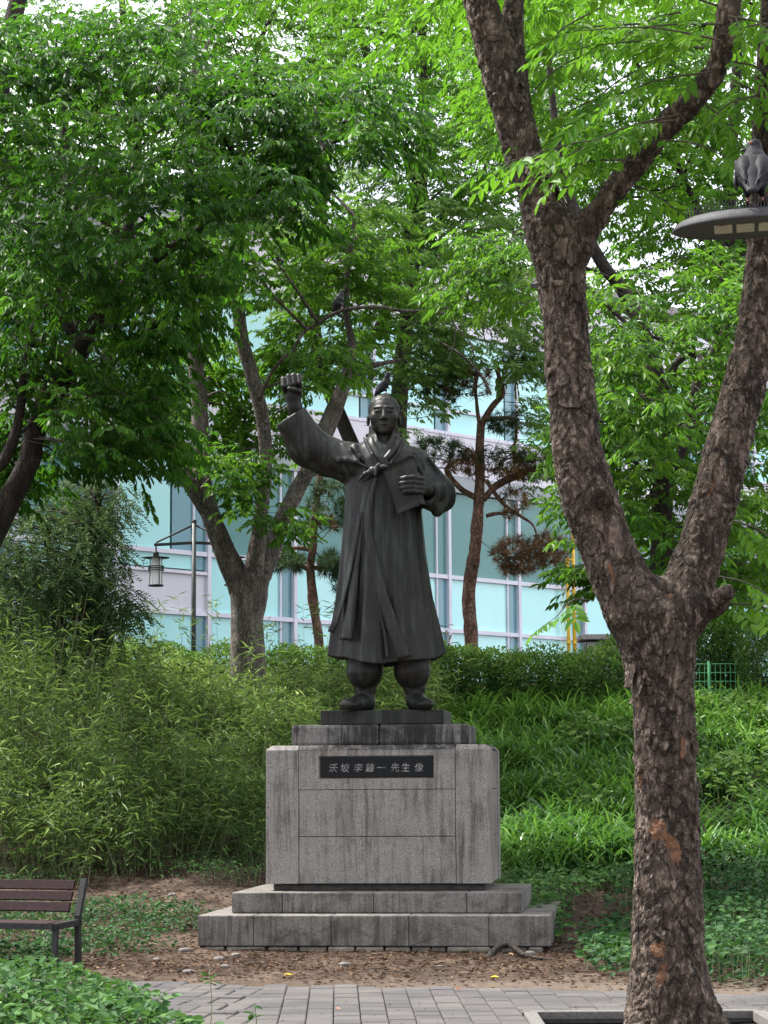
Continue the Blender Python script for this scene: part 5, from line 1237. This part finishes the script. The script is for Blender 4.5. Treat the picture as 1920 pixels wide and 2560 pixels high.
cover('undergrowth', 'low dark leafy undergrowth between the long grass tufts', 'leaf_hedge', 'undergrowth', 9000, lambda x, y: np.clip((u_of(x, y) - np.interp(y, [29, 31, 35, 39], [1290, 1180, 1060, 1010])) / 40, 0, 1) * (u_of(x, y) < 2020) * (y > 29.6) * (y < 39), lambda x, y: .16 + 0 * x, .05, .10, .5, 406, 29.4, 39.2, .35, (.2, 8.5))
fx0 = P(0, 2560, 14.6)[0]
def front_h(x, y): return np.interp(u_of(x, y), [0, 150, 330, 480, 600], [.66, .55, .46, .30, .18]) * np.interp(y, [13.2, 15, 16.3, 17.2], [.75, .9, .85, .6])
cover('ground_cover_bed', 'fresh green leafy bed at the corner of the herringbone paving', 'leaf_cover', 'plants', 6500, lambda x, y: np.clip((np.interp(y, [13, 15, 16.2, 17.4], [620, 560, 430, 300]) - u_of(x, y)) / 60, 0, 1) * np.clip((17.6 - y) / .4, 0, 1), front_h, .055, .105, .55, 405, 13.2, 17.6, .45, (-4, 0))
# a few taller sprigs standing out of the bed
for i, (u, v0, v1) in enumerate(((520, 2500, 2425), (632, 2560, 2510), (105, 2420, 2345))):
    Y = 15.8; a = P(u, v0 + 60, Y); b = P(u + 4, v1, Y); a[2] = -.08
    t = thing('leafy_sprig', 'thin leafy sprig standing taller than the leafy bed', 'plant', a, 'sprigs over the leafy bed')
    MB().tube(spline([a, (a + b) / 2 + np.array([.02, 0, 0]), b], 4), np.linspace(.004, .002, 9), 4).build('stem', 'stem', t, True)
    n = 9; az = g.uniform(0, 6.28, n); pp = np.repeat(b[None], n, 0); pp[:, 2] -= g.uniform(0, .10, n)
    V, q = leaf_geo(pp, np.stack([np.cos(az), np.sin(az), g.normal(0, .3, n)], 1), g.normal(0, .3, (n, 3)) + np.array([0, 0, 1]), g.uniform(.06, .10, n), g.uniform(.025, .04, n))
    link('leaves', npmesh('leaves', V, q, None, False, {'tint': np.repeat(g.uniform(.3, .7, n), 6)}), 'leaf_cover', t)

# ---------------------------------------------------------------- leaf litter, stones, roots, sticks
def lit_d(x, y):
    u = u_of(x, y); return ((y > edge_y(x) + .02) * (.35 + .65 * np.clip((y - 20) / 1.5, 0, 1) * np.clip((24.5 - y) / 1.5, .35, 1))) * (u > -60) * (u < 1980)
g = np.random.default_rng(500); out = []
while len(out) < 22000:
    x = g.uniform(-5, 5, 22000); y = g.uniform(18, 31, 22000); k = lit_d(x, y) > g.random(22000); out.extend(np.stack([x, y], 1)[k])
S = np.array(out[:22000]); n = len(S); az = g.uniform(0, 6.28, n); L = g.uniform(.015, .07, n)
tag(leaf_obj('leaf_litter', 'litter', None, np.stack([S[:, 0], S[:, 1], ground_z(S[:, 0], S[:, 1]) + .008], 1), np.stack([np.cos(az), np.sin(az), g.normal(.05, .2, n)], 1), g.normal(0, .3, (n, 3)) + np.array([0, 0, 1]), L, L * g.uniform(.3, .6, n), g.beta(1.6, 3.2, n)), 'brown leaf litter strewn over the bare soil', 'litter', kind='stuff')
n = 260; x = g.uniform(-2.2, 3.2, n); y = g.uniform(14.5, 18.4, n); az = g.uniform(0, 6.28, n); L = g.uniform(.01, .035, n)
inp = (x > PIT[0]) & (x < PIT[1]) & (y < PIT[3])
tag(leaf_obj('paving_litter', 'litter', None, np.stack([x, y, np.where(inp, -.07, .006)], 1), np.stack([np.cos(az), np.sin(az), 0 * az], 1), np.array([0, 0, 1.0]) + g.normal(0, .2, (n, 3)), L, L * .5, g.beta(2, 2, n)), 'scattered leaf crumbs on the grey block paving', 'litter', kind='stuff')
def fallen(u, v, L, col, label):
    p = G(u, v, .012); az = random.uniform(0, 6.28)
    V, q = leaf_geo(p[None], np.array([[math.cos(az), math.sin(az), .1]]), np.array([[.1, -.3, 1.0]]), np.array([L]), np.array([L * .5]))
    tag(link('fallen_leaf', npmesh('fallen_leaf', V, q, None, False, {'tint': np.full(6, .5)}), col), label, 'leaf')
leaf_mat('leaf_yellow', (.5, .36, .04), (.62, .46, .05), (.7, .5, .1), (.5, .4, .05), .15)
leaf_mat('leaf_rust', (.25, .07, .02), (.35, .10, .03), (.4, .14, .05), (.3, .1, .03), .15)
fallen(708, 2439, .10, 'leaf_yellow', 'yellow fallen leaf on the sandy strip beyond the paving'); fallen(1248, 2443, .08, 'leaf_yellow', 'yellow fallen leaf near the gnarled root')
fallen(1154, 2473, .06, 'leaf_rust', 'rust-red curled leaf on the edge of the paving'); fallen(852, 2522, .05, 'leaf_rust', 'rust-red curled leaf out on the paving blocks'); fallen(375, 2367, .08, 'leaf_yellow', 'yellow leaf lying by the bench foot')
def rock(u, v, sx, sy, sz, mat, label, group=None, seed=0):
    bm = bmesh.new(); bmesh.ops.create_icosphere(bm, subdivisions=3, radius=1); V = np.array([w.co[:] for w in bm.verts])
    V = V * (.75 + .5 * fbm(V + seed * 3.1, 1.3, seed, 2))[:, None]; V = np.sign(V) * np.abs(V) ** .85
    p = G(u, v); p[2] = float(ground_z(p[0], p[1])) + sz * .35; V = V * np.array([sx, sy, sz]) + p
    for w, c in zip(bm.verts, V): w.co = c
    me = bpy.data.meshes.new('rock'); bm.to_mesh(me); bm.free(); me.polygons.foreach_set('use_smooth', [True] * len(me.polygons))
    return tag(link('stone', me, mat), label, 'stone', group)
rock(955, 2372, .075, .06, .10, 'rock_tan', 'tan wedge-shaped stone leaning on the pedestal footing', None, 3)
for i, (u, v, a) in enumerate(((392, 2402, .04), (548, 2402, .06), (562, 2421, .045), (462, 2387, .06), (470, 2436, .06), (590, 2395, .05), (862, 2418, .06), (805, 2382, .04), (1325, 2390, .05), (1100, 2420, .03), (430, 2330, .05), (520, 2370, .04), (1290, 2375, .06))):
    rock(u, v, a, a * .8, a * .45, 'rock_grey', 'small grey stone half sunk in the bare soil', 'small stones on the bare soil', i + 10)
def wood(name, label, cat, pts, r, mat='dead_wood', group=None):
    s = spline(pts, 5); t = np.linspace(r, r * .35, len(s)); V, q, tr = tube(s, t, 8, True, .25, 5)
    return tag(link(name, npmesh(name, V, q, tr), mat), label, cat, group)
def gp(u, v, dz=.02): p = G(u, v); p[2] = float(ground_z(p[0], p[1])) + dz; return p
wood('tree_root', 'gnarled dark root arching out of the soil before the pedestal', 'root', [gp(1215, 2398, -.03), gp(1240, 2390, .05), gp(1275, 2386, .07), gp(1310, 2400, .05), gp(1355, 2404, .02), gp(1385, 2402, -.03)], .035, 'bark_dark')
def wp(u, v, Y): p = P(u, v, Y); p[2] = float(ground_z(p[0], p[1])) + .04; return p
wood('stick', 'forked bare stick lying left of the pedestal steps', 'stick', [wp(578, 2240, 24.9), wp(556, 2236, 25.4), wp(538, 2228, 25.9)], .03)
wood('stick', 'thin dead branch lying on the soil towards the bamboo', 'stick', [wp(540, 2225, 25.6), wp(490, 2245, 25.2), wp(440, 2255, 24.8)], .012)
wood('stick', 'dark twig lying across the sandy strip by the paving', 'stick', [gp(445, 2437, .02), gp(470, 2435, .03), gp(482, 2438, .02)], .015, 'bark_dark')
wood('stick', 'thin dark twig resting against the pedestal footing', 'stick', [P(1020, 2366, 23.4), P(1070, 2350, 23.40), P(1108, 2334, 23.42)], .004, 'bark_dark')
for i, (u, v) in enumerate(((640, 2418), (1060, 2410), (1160, 2425), (940, 2430), (1180, 2405))):
    p = gp(u, v); a = i * 1.1; d = np.array([math.cos(a), math.sin(a) * 2, .02]) * .12
    wood('stick', 'short brown twig among the litter before the pedestal', 'stick', [p - d, p + np.array([0, 0, .01]), p + d], .008, 'twig', 'short twigs in the litter')
# ---------------------------------------------------------------- glass building behind, receding to the right
FA = R(46); FO = P(493, 1539, 51.0); FE = np.array([math.cos(FA), math.sin(FA), 0]); FN = np.array([math.sin(FA), -math.cos(FA), 0])   # along, outward
def FP(u, v):
    d = ray(u, v); t = ((FO - CAM) @ FN) / (d @ FN); p = CAM + d * t; return (p - FO) @ FE, p[2]
def fw(s, out, z): return np.array([FO[0], FO[1], 0]) + FE * s + FN * out + np.array([0, 0, z])
FM = np.stack([FE, -FN, np.array([0, 0, 1.0])], 1)
GZ = 4.0
bld = thing('glass_building', 'pale turquoise glass office building with white bands behind the trees', 'building', fw(0, 0, GZ))
def fbox(s0, s1, o0, o1, za, zb, name, mat, parent=None, bevel=0):
    return MB().box(fw((s0 + s1) / 2, (o0 + o1) / 2, (za + zb) / 2), (s1 - s0, abs(o1 - o0), zb - za), FM).build(name, mat, parent or bld, bevel=bevel)
m521, m732, m1118, m1292, m1460 = [FP(u, 1450)[0] for u in (521, 732, 1118, 1292, 1460)]
SP = (m1460 - m521) / 5
ms = [m521 + SP * k for k in range(-7, 14)]
S0, S1 = ms[0], ms[-1]
zs1 = FP(1130, 1577)[1]; zs2 = FP(1127, 1443)[1]; zhd = FP(1147, 1233)[1]; zb1 = FP(1137, 1086)[1]; zt2 = FP(1050, 1013)[1]
fbox(S0, S1, -.05, -.35, 2.5, zs1 - 1.55, 'plinth_wall', 'concrete')
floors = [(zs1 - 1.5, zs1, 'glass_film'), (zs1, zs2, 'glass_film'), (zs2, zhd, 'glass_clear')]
z = zb1
for k in range(1):
    hgt = zt2 - zb1
    floors += [(z, z + hgt, 'glass_film'), (z + hgt, z + hgt + 2.0, 'glass_film')]; z += 4.1
ROOF = z + .3
def pane(s0, s1, za, zb, mat, out=-.06): return fbox(s0 + .03, s1 - .03, out - .01, out + .01, za + .03, zb - .03, 'window_pane', mat)
for i in range(len(ms) - 1):
    u_mid = i - 7
    for (za, zb, m) in floors:
        if u_mid == -1 and za in (zs1, zs2):
            continue
        # narrow side light at the right of each bay
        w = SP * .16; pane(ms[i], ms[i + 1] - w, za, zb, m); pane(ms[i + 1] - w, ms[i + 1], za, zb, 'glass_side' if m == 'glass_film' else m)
# the bay left of the lantern pole has a white spandrel
a, b = ms[6], ms[7]; zp0 = FP(370, 1518)[1]; zp1 = FP(370, 1424)[1]; zq = FP(370, 1353)[1]
for aa, bb in ((ms[5], ms[6]), (a, b)):
    fbox(aa + .03, bb - .03, -.10, -.04, zs1 + .03, zp1, 'spandrel_panel', 'white_panel')
pane(a, b - SP * .16, zp1 + .06, zs2 if zs2 > zp1 + .3 else zq, 'glass_film'); pane(b - SP * .16, b, zp1 + .06, max(zs2, zp1 + .4), 'glass_side')
pane(a, b - SP * .4, max(zs2, zp1 + .4), zhd, 'glass_film'); pane(b - SP * .4, b, max(zs2, zp1 + .4), zhd, 'glass_side')
fbox(a, b, -.03, .03, zp1 - .02, zp1 + .05, 'transom', 'alu')
for s in ms: fbox(s - .05, s + .05, -.12, .05, zs1 - 1.55, ROOF, 'mullion', 'alu')
for s in ms[:-1]: fbox(s + SP * .84 - .022, s + SP * .84 + .022, -.10, .0, zs1 - 1.5, zhd, 'mullion', 'alu')
for zt in (zs1, zs2): fbox(S0, S1, -.10, .03, zt - .05, zt + .05, 'transom', 'alu')
fbox(S0, S1, -.3, .08, zhd, zhd + .42, 'header', 'soffit')
z = zhd + .42; top = zb1
for k in range(2):
    for i in range(len(ms) - 1): fbox(ms[i] + .056, ms[i + 1] - .056, -.12, .06, z + .004, top - .06, 'spandrel_panel', 'white_panel')
    fbox(S0, S1, -.10, .08, top - .056, top + .03, 'transom', 'alu')
    if k < 1: fbox(S0, S1, -.10, .03, top + (zt2 - zb1) - .03, top + (zt2 - zb1) + .03, 'transom', 'alu')
    z = top + (zt2 - zb1) + 2.0; top = top + 4.1
# rooms behind: floor, ceiling and back wall so that clear glass shows a real inside
fbox(S0, S1, -5.2, -5.0, 2.5, ROOF, 'back_wall', 'interior'); fbox(S0, S1, -5.0, -.15, zs2 - .95, zs2 - .85, 'floor_slab', 'interior')
fbox(S0, S1, -5.0, -.3, zhd, zhd + .4, 'floor_slab', 'interior'); fbox(S0, S1, -5.2, .0, ROOF, ROOF + .3, 'roof', 'concrete')
fbox(S0, S1, -.45, -.13, zs2 - .06, zs2 - .02, 'window_ledge', 'alu')
simple_noise('binder_white', (.6, .7, .72), (.7, .78, .8), 2); simple_noise('binder_green', (.1, .45, .25), (.15, .5, .3), 2); simple_noise('cardboard', (.35, .27, .16), (.45, .36, .22), 3); simple_noise('plastic_blue', (.08, .35, .55), (.12, .42, .62), 3)
def ledge_item(u, w, h, d, nm, lab, cat, mat):
    s, _ = FP(u, 1440); mb = MB(); mb.box(fw(s, -.28, zs2 - .02 + h / 2), (w, d, h), FM)
    if nm == 'binder': mb.box(fw(s, -.28 + d / 2 + .003, zs2 + h * .22), (w * .45, .004, h * .12), FM)
    else: mb.box(fw(s, -.28, zs2 - .02 + h + .02), (w * 1.05, d * 1.05, .04), FM)
    tag(mb.build(nm, mat, None, bevel=.006), lab, cat)
ledge_item(1092, .30, .62, .22, 'binder', 'white ring binder standing on the window ledge', 'binder', 'binder_white')
ledge_item(1078, .16, .72, .22, 'binder', 'green ring binder beside the white one on the ledge', 'binder', 'binder_green')
ledge_item(1250, .95, .85, .25, 'carton', 'tan cardboard carton leaning in the office window', 'box', 'cardboard')
ledge_item(1155, .45, .22, .25, 'tray', 'blue plastic tray on the office window ledge', 'tray', 'plastic_blue')

# ---------------------------------------------------------------- yellow gas pipes
sY, _ = FP(1424, 1600)
pp = fw(sY, .35, 0); Yp_ = pp[1]; pipes = thing('gas_pipes', 'pair of yellow gas pipes rising beside the glass building', 'pipe', (pp[0], pp[1], 3.9))
for (u, vt) in ((1419, 1397), (1433, 1310)):
    a = P(u + 2, 1600, Yp_); b = P(u, vt, Yp_); a[0] = b[0] = (a[0] + b[0]) / 2; a[2] = float(ground_z(a[0], Yp_)) - .1
    MB().tube([a, (a + b) / 2, b], .047, 12).build('pipe', 'yellow_paint', pipes, True)
    for zc in (b[2] - .02, b[2] - 1.55, a[2] + 1.1): MB().tube([(a[0], a[1], zc - .05), (a[0], a[1], zc + .05)], .056, 12).build('collar', 'yellow_paint', pipes, True)
a = P(1419, 1400, Yp_); b = P(1433, 1400, Yp_); MB().tube([a, b], .04, 10).build('elbow', 'yellow_paint', pipes, True)
# ---------------------------------------------------------------- utility box by the pipes
c = P(1545, 1640, 43.5); gz = float(ground_z(c[0], 43.5)); ub = thing('utility_box', 'low concrete utility box with projecting cap behind the hedge', 'utility box', (c[0], 43.5, gz))
zt = P(1500, 1592, 43.5)[2]
MB().box((c[0], 43.5, (gz + zt) / 2 - .06), (1.25, .8, zt - gz - .12), None).build('body', 'concrete', ub, bevel=.01); MB().box((c[0], 43.5, zt - .03), (1.5, 1.0, .1)).build('cap', 'concrete', ub, bevel=.012)

# ---------------------------------------------------------------- green wire fence
fY = 39.3; fl = P(1060, 1700, fY)[0]; fr = P(2010, 1700, fY)[0]
fz0 = float(ground_z((fl + fr) / 2, fY)) + .05; fz1 = P(1750, 1660, fY)[2]
fence = thing('wire_fence', 'bright green welded wire fence along the hedge at the slope top', 'fence', (fl, fY, fz0 - .05))
npan = 4; pwd = (fr - fl) / npan
for i in range(npan):
    mb = MB(); xa, xb = fl + i * pwd + .03, fl + (i + 1) * pwd - .03
    for k in range(int((xb - xa) / .085) + 1): mb.tube([(xa + k * .085, fY, fz0), (xa + k * .085, fY, fz1)], .0045, 4, False)
    for k in range(5):
        zz_ = fz0 + (fz1 - fz0) * (k / 4); mb.tube([(xa, fY - .009, zz_), (xb, fY - .009, zz_)], .0055, 4, False)
    mb.build('wire_panel', 'green_paint', fence)
for i in range(npan + 1): MB().tube([(fl + i * pwd, fY + .03, fz0 - .2), (fl + i * pwd, fY + .03, fz1 + .05)], .024, 10).build('post', 'green_paint', fence, True)

# ---------------------------------------------------------------- garden lantern post
LY = 42.0; lp0 = P(484, 1600, LY); lz = float(ground_z(lp0[0], LY)); ltop = P(484, 1304, LY)
lamp = thing('lantern_post', 'dark metal post with two hanging cage lanterns behind the bamboo', 'lamp post', (lp0[0], LY, lz))
MB().tube([(lp0[0], LY, lz - .1), (lp0[0], LY, ltop[2])], .042, 14).build('post', 'pole_metal', lamp, True)
MB().lathe([(0, .03), (.045, .03), (.05, 0), (.05, -.03)], (lp0[0], LY, ltop[2]), 14).build('cap', 'metal_dark', lamp, True)
for sg in (-1, 1):
    ax = lp0[0] + sg * 100 / ppm(LY); az = P(484, 1357, LY)[2]; ae = az - .035; bz = P(484, 1313, LY)[2]
    MB().bar((lp0[0] + sg * .02, LY, az), (ax, LY, ae), .05, .05).build('arm', 'metal_dark', lamp)
    MB().tube([(lp0[0] + sg * .02, LY, bz), (ax - sg * .05, LY, ae + .05), (ax - sg * .04, LY, ae - .01)], .018, 8).build('brace', 'metal_dark', lamp, True)
    lx = ax - sg * .035
    cap = MB(); cap.tube([(lx, LY, ae), (lx, LY, ae - .13)], .014, 8); cap.lathe([(0, 0), (.05, 0), (.055, -.02), (.055, -.10), (0, -.10)], (lx, LY, ae - .13), 14)
    body = cap.build('lantern', 'metal_dark', lamp, True)
    zt = ae - .23
    MB().lathe([(0, .012), (.25, -.004), (.255, -.014), (0, -.010)], (lx, LY, zt), 24).build('shade_disc', 'metal_dark', body, True)
    mb = MB()
    for a in range(4): mb.tube([(lx + .125 * math.cos(a * 1.571 + .6), LY + .125 * math.sin(a * 1.571 + .6), zt), (lx + .125 * math.cos(a * 1.571 + .6), LY + .125 * math.sin(a * 1.571 + .6), zt - .52)], .008, 6)
    mb.build('cage_bar', 'metal_dark', body, True)
    for dz in (.17, .205, .24):
        th_ = np.arange(25) / 24 * 6.2832; MB().tube(np.stack([lx + .15 * np.cos(th_), LY + .15 * np.sin(th_), np.full(25, zt - dz)], 1), .008, 6, False).build('ring', 'metal_dark', body, True)
    MB().lathe([(.108, 0), (.108, -.50)], (lx, LY, zt - .01), 20).build('glass', 'lantern_glass', body, True)
    MB().lathe([(0, 0), (.05, -.02), (.055, -.2), (.04, -.27), (0, -.28)], (lx, LY, zt - .01), 14).build('bulb', 'lamp_bulb', body, True)
    MB().lathe([(0, 0), (.14, 0), (.14, -.03), (0, -.03)], (lx, LY, zt - .51), 20).build('base_ring', 'metal_dark', body, True)

# ---------------------------------------------------------------- park bench
BA = R(23); be = G(196, 2412); bl = np.array([math.cos(BA), -math.sin(BA), 0]); bf = np.array([-math.sin(BA), -math.cos(BA), 0])   # towards right end, seat front
def bw(s, f, z): return np.array([be[0], be[1], float(ground_z(be[0], be[1]))]) + bl * s + bf * f + np.array([0, 0, z])
bench = thing('park_bench', 'brown slatted park bench with dark metal frame in the ivy', 'bench', bw(-.8, .2, 0))
BL = 1.75
BMx = np.stack([bl, -bf, np.array([0, 0, 1.0])], 1)
for i, (z0, f0) in enumerate(((.80, -.085), (.697, -.045), (.594, -.005))):
    tl = R(20); Mx = BMx @ np.array([[1, 0, 0], [0, math.cos(tl), -math.sin(tl)], [0, math.sin(tl), math.cos(tl)]]).T
    MB().box(bw(-BL / 2 - .035, f0 + .035, z0 - .045), (BL - .09, .03, .096), Mx).build('back_slat', 'bench_wood', bench, bevel=.006)
for k in range(4): MB().box(bw(-BL / 2 - .035, .09 + k * .105, .405), (BL - .09, .092, .032), BMx).build('seat_slat', 'bench_wood', bench, bevel=.006)
for s in (0, -BL):
    MB().bar(bw(s, .0, -.05), bw(s, .02, .46), .05, .05, bf).build('leg', 'metal_dark', bench); MB().bar(bw(s, .46, -.05), bw(s, .42, .39), .05, .045, bf).build('leg', 'metal_dark', bench)
    MB().bar(bw(s, .02, .46), bw(s, -.10, .815), .06, .05, bf).build('back_post', 'metal_dark', bench); MB().bar(bw(s, -.015, .405), bw(s, .47, .385), .05, .06).build('seat_rail', 'metal_dark', bench)
MB().bar(bw(0, .475, .388), bw(-BL, .475, .388), .03, .055).build('front_rail', 'metal_dark', bench)

# ---------------------------------------------------------------- disc street lamp, close to the camera
DY = 11.0; dc = P(1882, 560, DY); RD = 205 / ppm(DY)
sl_ = thing('disc_street_lamp', 'grey disc-shaped street lamp head with cooling fins on its pole', 'street lamp', (dc[0] + 1.0, DY, 0))
TM = np.array(Matrix.Rotation(R(-9.2), 3, 'Z') @ Matrix.Rotation(R(6.0), 3, 'X') @ Matrix.Rotation(R(-1.5), 3, 'Y'))
def dw(V): return np.asarray(V, float) @ TM.T + dc
def dpart(mb, name, mat, parent=sl_, smooth=True):
    mb.v = [dw(v) for v in mb.v]; return mb.build(name, mat, parent, smooth)
mb = MB(); mb.lathe([(0, .055), (RD * .62, .052), (RD * .80, .040), (RD * .93, .018), (RD, -.012), (RD * .998, -.02), (RD * .97, -.022), (RD * .93, -.012), (RD * .80, -.006), (RD * .78, -.012), (0, -.012)], (0, 0, 0), 72)
housing = dpart(mb, 'housing', 'metal_lamp')
dpart(MB().lathe([(0, -.0135), (RD * .77, -.0135), (RD * .955, -.016)], (0, 0, 0), 64), 'underside', 'metal_lamp_dark', housing)
for i in range(-23, 24):
    x = i * RD * .84 / 23.5; ln = math.sqrt(max(0, (RD * .84) ** 2 - x * x))
    if ln > .03: dpart(MB().box((x, 0, .055), (.0034, ln * 1.96, .060)), 'cooling_fin', 'metal_lamp', housing, False)
for x in (-.145, -.037, .071, .179): dpart(MB().box((x, 0, -.017), (.088, .26, .006)), 'led_panel', 'led_cell', housing, False)
mb = MB(); mb.bar((RD * .85, 0, .01), (1.0, 0, .01), .06, .05); dpart(mb, 'arm', 'metal_lamp_dark', sl_, False)
pe = dw([(1.0, 0, .01)])[0]; MB().tube([(pe[0], pe[1], -.05), (pe[0], pe[1], pe[2] + .12)], [.065, .05], 16).build('pole', 'pole_metal', sl_, True)

# ---------------------------------------------------------------- pigeons
def pigeon(name, label, foot, yaw, pitch, scale, head_yaw, mats, neck=1.0, tail_drop=0, mantle=False):
    """Faces local +X; foot is where it stands."""
    t = thing(name, label, 'pigeon', foot); c_, s_ = math.cos(yaw), math.sin(yaw)
    def xf(V): V = np.asarray(V) * scale; return np.stack([V[:, 0] * c_ - V[:, 1] * s_, V[:, 0] * s_ + V[:, 1] * c_, V[:, 2]], 1) + np.asarray(foot)
    cp, sp = math.cos(pitch), math.sin(pitch)
    ax = np.array([cp, 0, sp]); up = np.array([-sp, 0, cp]); o = np.array([0, 0, .115])
    def q(a, y, b): return o + ax * a + np.array([0, y, 0]) + up * b
    Bd = Field((-.27, -.11, -.12), (.24, .11, .36), .005)
    Bd.chain([q(-.085, 0, .0), q(-.02, 0, .0), q(.055, 0, .0)], [.042, .064, .058], .02)
    n0 = q(.07, 0, .015); n1 = n0 + np.array([.03, 0, .06 * neck]); hd = n1 + np.array([.012, 0, .045])
    Bd.chain([q(.05, 0, .0), n0, n1, hd], [.056, .048, .034, .029], .025)
    Bd.ell(hd + np.array([.004, 0, .006]), (.032, .026, .027), .012)
    tl = q(-.21, 0, -.012 - tail_drop); Bd.chain([q(-.08, 0, .012), tl], [.03, .012], .03, 'add', (1, .55, 1))
    Bd.cone(q(-.01, .02, -.05), q(-.015, .028, -.08), .024, .012, .015); Bd.cone(q(-.01, -.02, -.05), q(-.015, -.028, -.08), .024, .012, .015)
    V, Q = Bd.nets(); b = link('body', npmesh('body', xf(V), Q), mats[0], t)
    if mantle:
        Mn = Field((-.2, -.12, 0), (.2, .12, .3), .005); Mn.ell(q(.058, 0, .016), (.048, .060, .052), 0, 'add', Matrix.Rotation(-pitch, 3, 'Y')); V, Q = Mn.nets(); link('mantle', npmesh('mantle', xf(V), Q), 'bird_grey', t)
    hc, hs = math.cos(head_yaw), math.sin(head_yaw)
    for s in (-1, 1):
        W = Field((-.26, -.12, -.1), (.16, .12, .25), .005); m = s * .052
        W.ell(q(-.02, s * .032, .024), (.10, .038, .046), 0, 'add', Matrix.Rotation(-pitch, 3, 'Y'))
        W.chain([q(-.04, s * .046, .01), q(-.12, s * .030, .010), q(-.185, s * .014, .002)], [.036, .024, .010], .02, 'add', (1, 2.2, 1))
        V, Q = W.nets(); link('wing', npmesh('wing', xf(V), Q), mats[1], t)
        for k in range(4):
            W2 = [q(.0 - .03 * k, s * (.062 - .004 * k), .046 - .016 * k), q(-.09, s * (.048 - .003 * k), .036 - .015 * k), q(-.175, s * .022, .016 - .010 * k)]
            MB().tube(xf(spline(W2, 4)), np.linspace(.010, .004, 9) * scale, 6).build('flight_feather', mats[1], t, True)
        for k in (0, 1):
            a = q(-.055 - .035 * k, s * .066, .03 - .012 * k); e_ = q(-.075 - .035 * k, s * .060, -.03 - .005 * k)
            MB().tube(xf([a, (a + e_) / 2 + np.array([0, s * .004, 0]), e_]), .006 * scale, 6).build('wing_bar', mats[2], t, True)
        f0 = q(-.012, s * .028, -.07); MB().tube(xf([f0, (f0[0] + .006, f0[1], .012), (f0[0], f0[1], .004)]), .0045 * scale, 6).build('leg', 'bird_leg', t, True)
        mb = MB()
        for a in (-.5, 0, .5, 3.14): mb.tube(xf([(f0[0], f0[1], .005), (f0[0] + .032 * math.cos(a), f0[1] + .032 * math.sin(a), .003)]), .003 * scale, 5)
        mb.build('foot', 'bird_leg', t, True)
        ev = np.array([.018, s * .024, .012]); ev = np.array([ev[0] * hc - ev[1] * hs, ev[0] * hs + ev[1] * hc, ev[2]])
        bm = bmesh.new(); bmesh.ops.create_icosphere(bm, subdivisions=2, radius=.0055 * scale); me = bpy.data.meshes.new('eye'); bm.to_mesh(me); bm.free()
        e = link('eye', me, 'bird_eye', t); e.location = xf([hd + ev])[0]
    bd = np.array([hc, hs, -.25]); MB().tube(xf([hd + bd * .026, hd + bd * .045, hd + bd * .058]), [.009 * scale, .006 * scale, .001], 7).build('beak', mats[2], t, True)
    return t
pf = dw([((1888 - 1882) / ppm(DY), -.235, .07)])[0]
pigeon('pigeon', 'plump grey pigeon perched on the finned disc lamp, tail over its rim', pf, R(78), R(30), 1.28, R(105), ('bird_dark', 'bird_dark', 'bird_black'), .55, .0, True)
# on the statue's head
hp = stw([(.02, .03, 3.372)])[0]
pigeon('pigeon', 'slim dark pigeon standing upright on top of the bronze head', hp, R(-8), R(50), .74, 0, ('bird_dark', 'bird_grey', 'bird_black'), 1.35)
bp_ = P(846, 781, 36.08); bp_[2] += .045
pigeon('pigeon', 'blackish pigeon perched on the bare arching branch', bp_, R(-25), R(66), 1.05, 0, ('bird_black', 'bird_black', 'bird_dark'), .8)
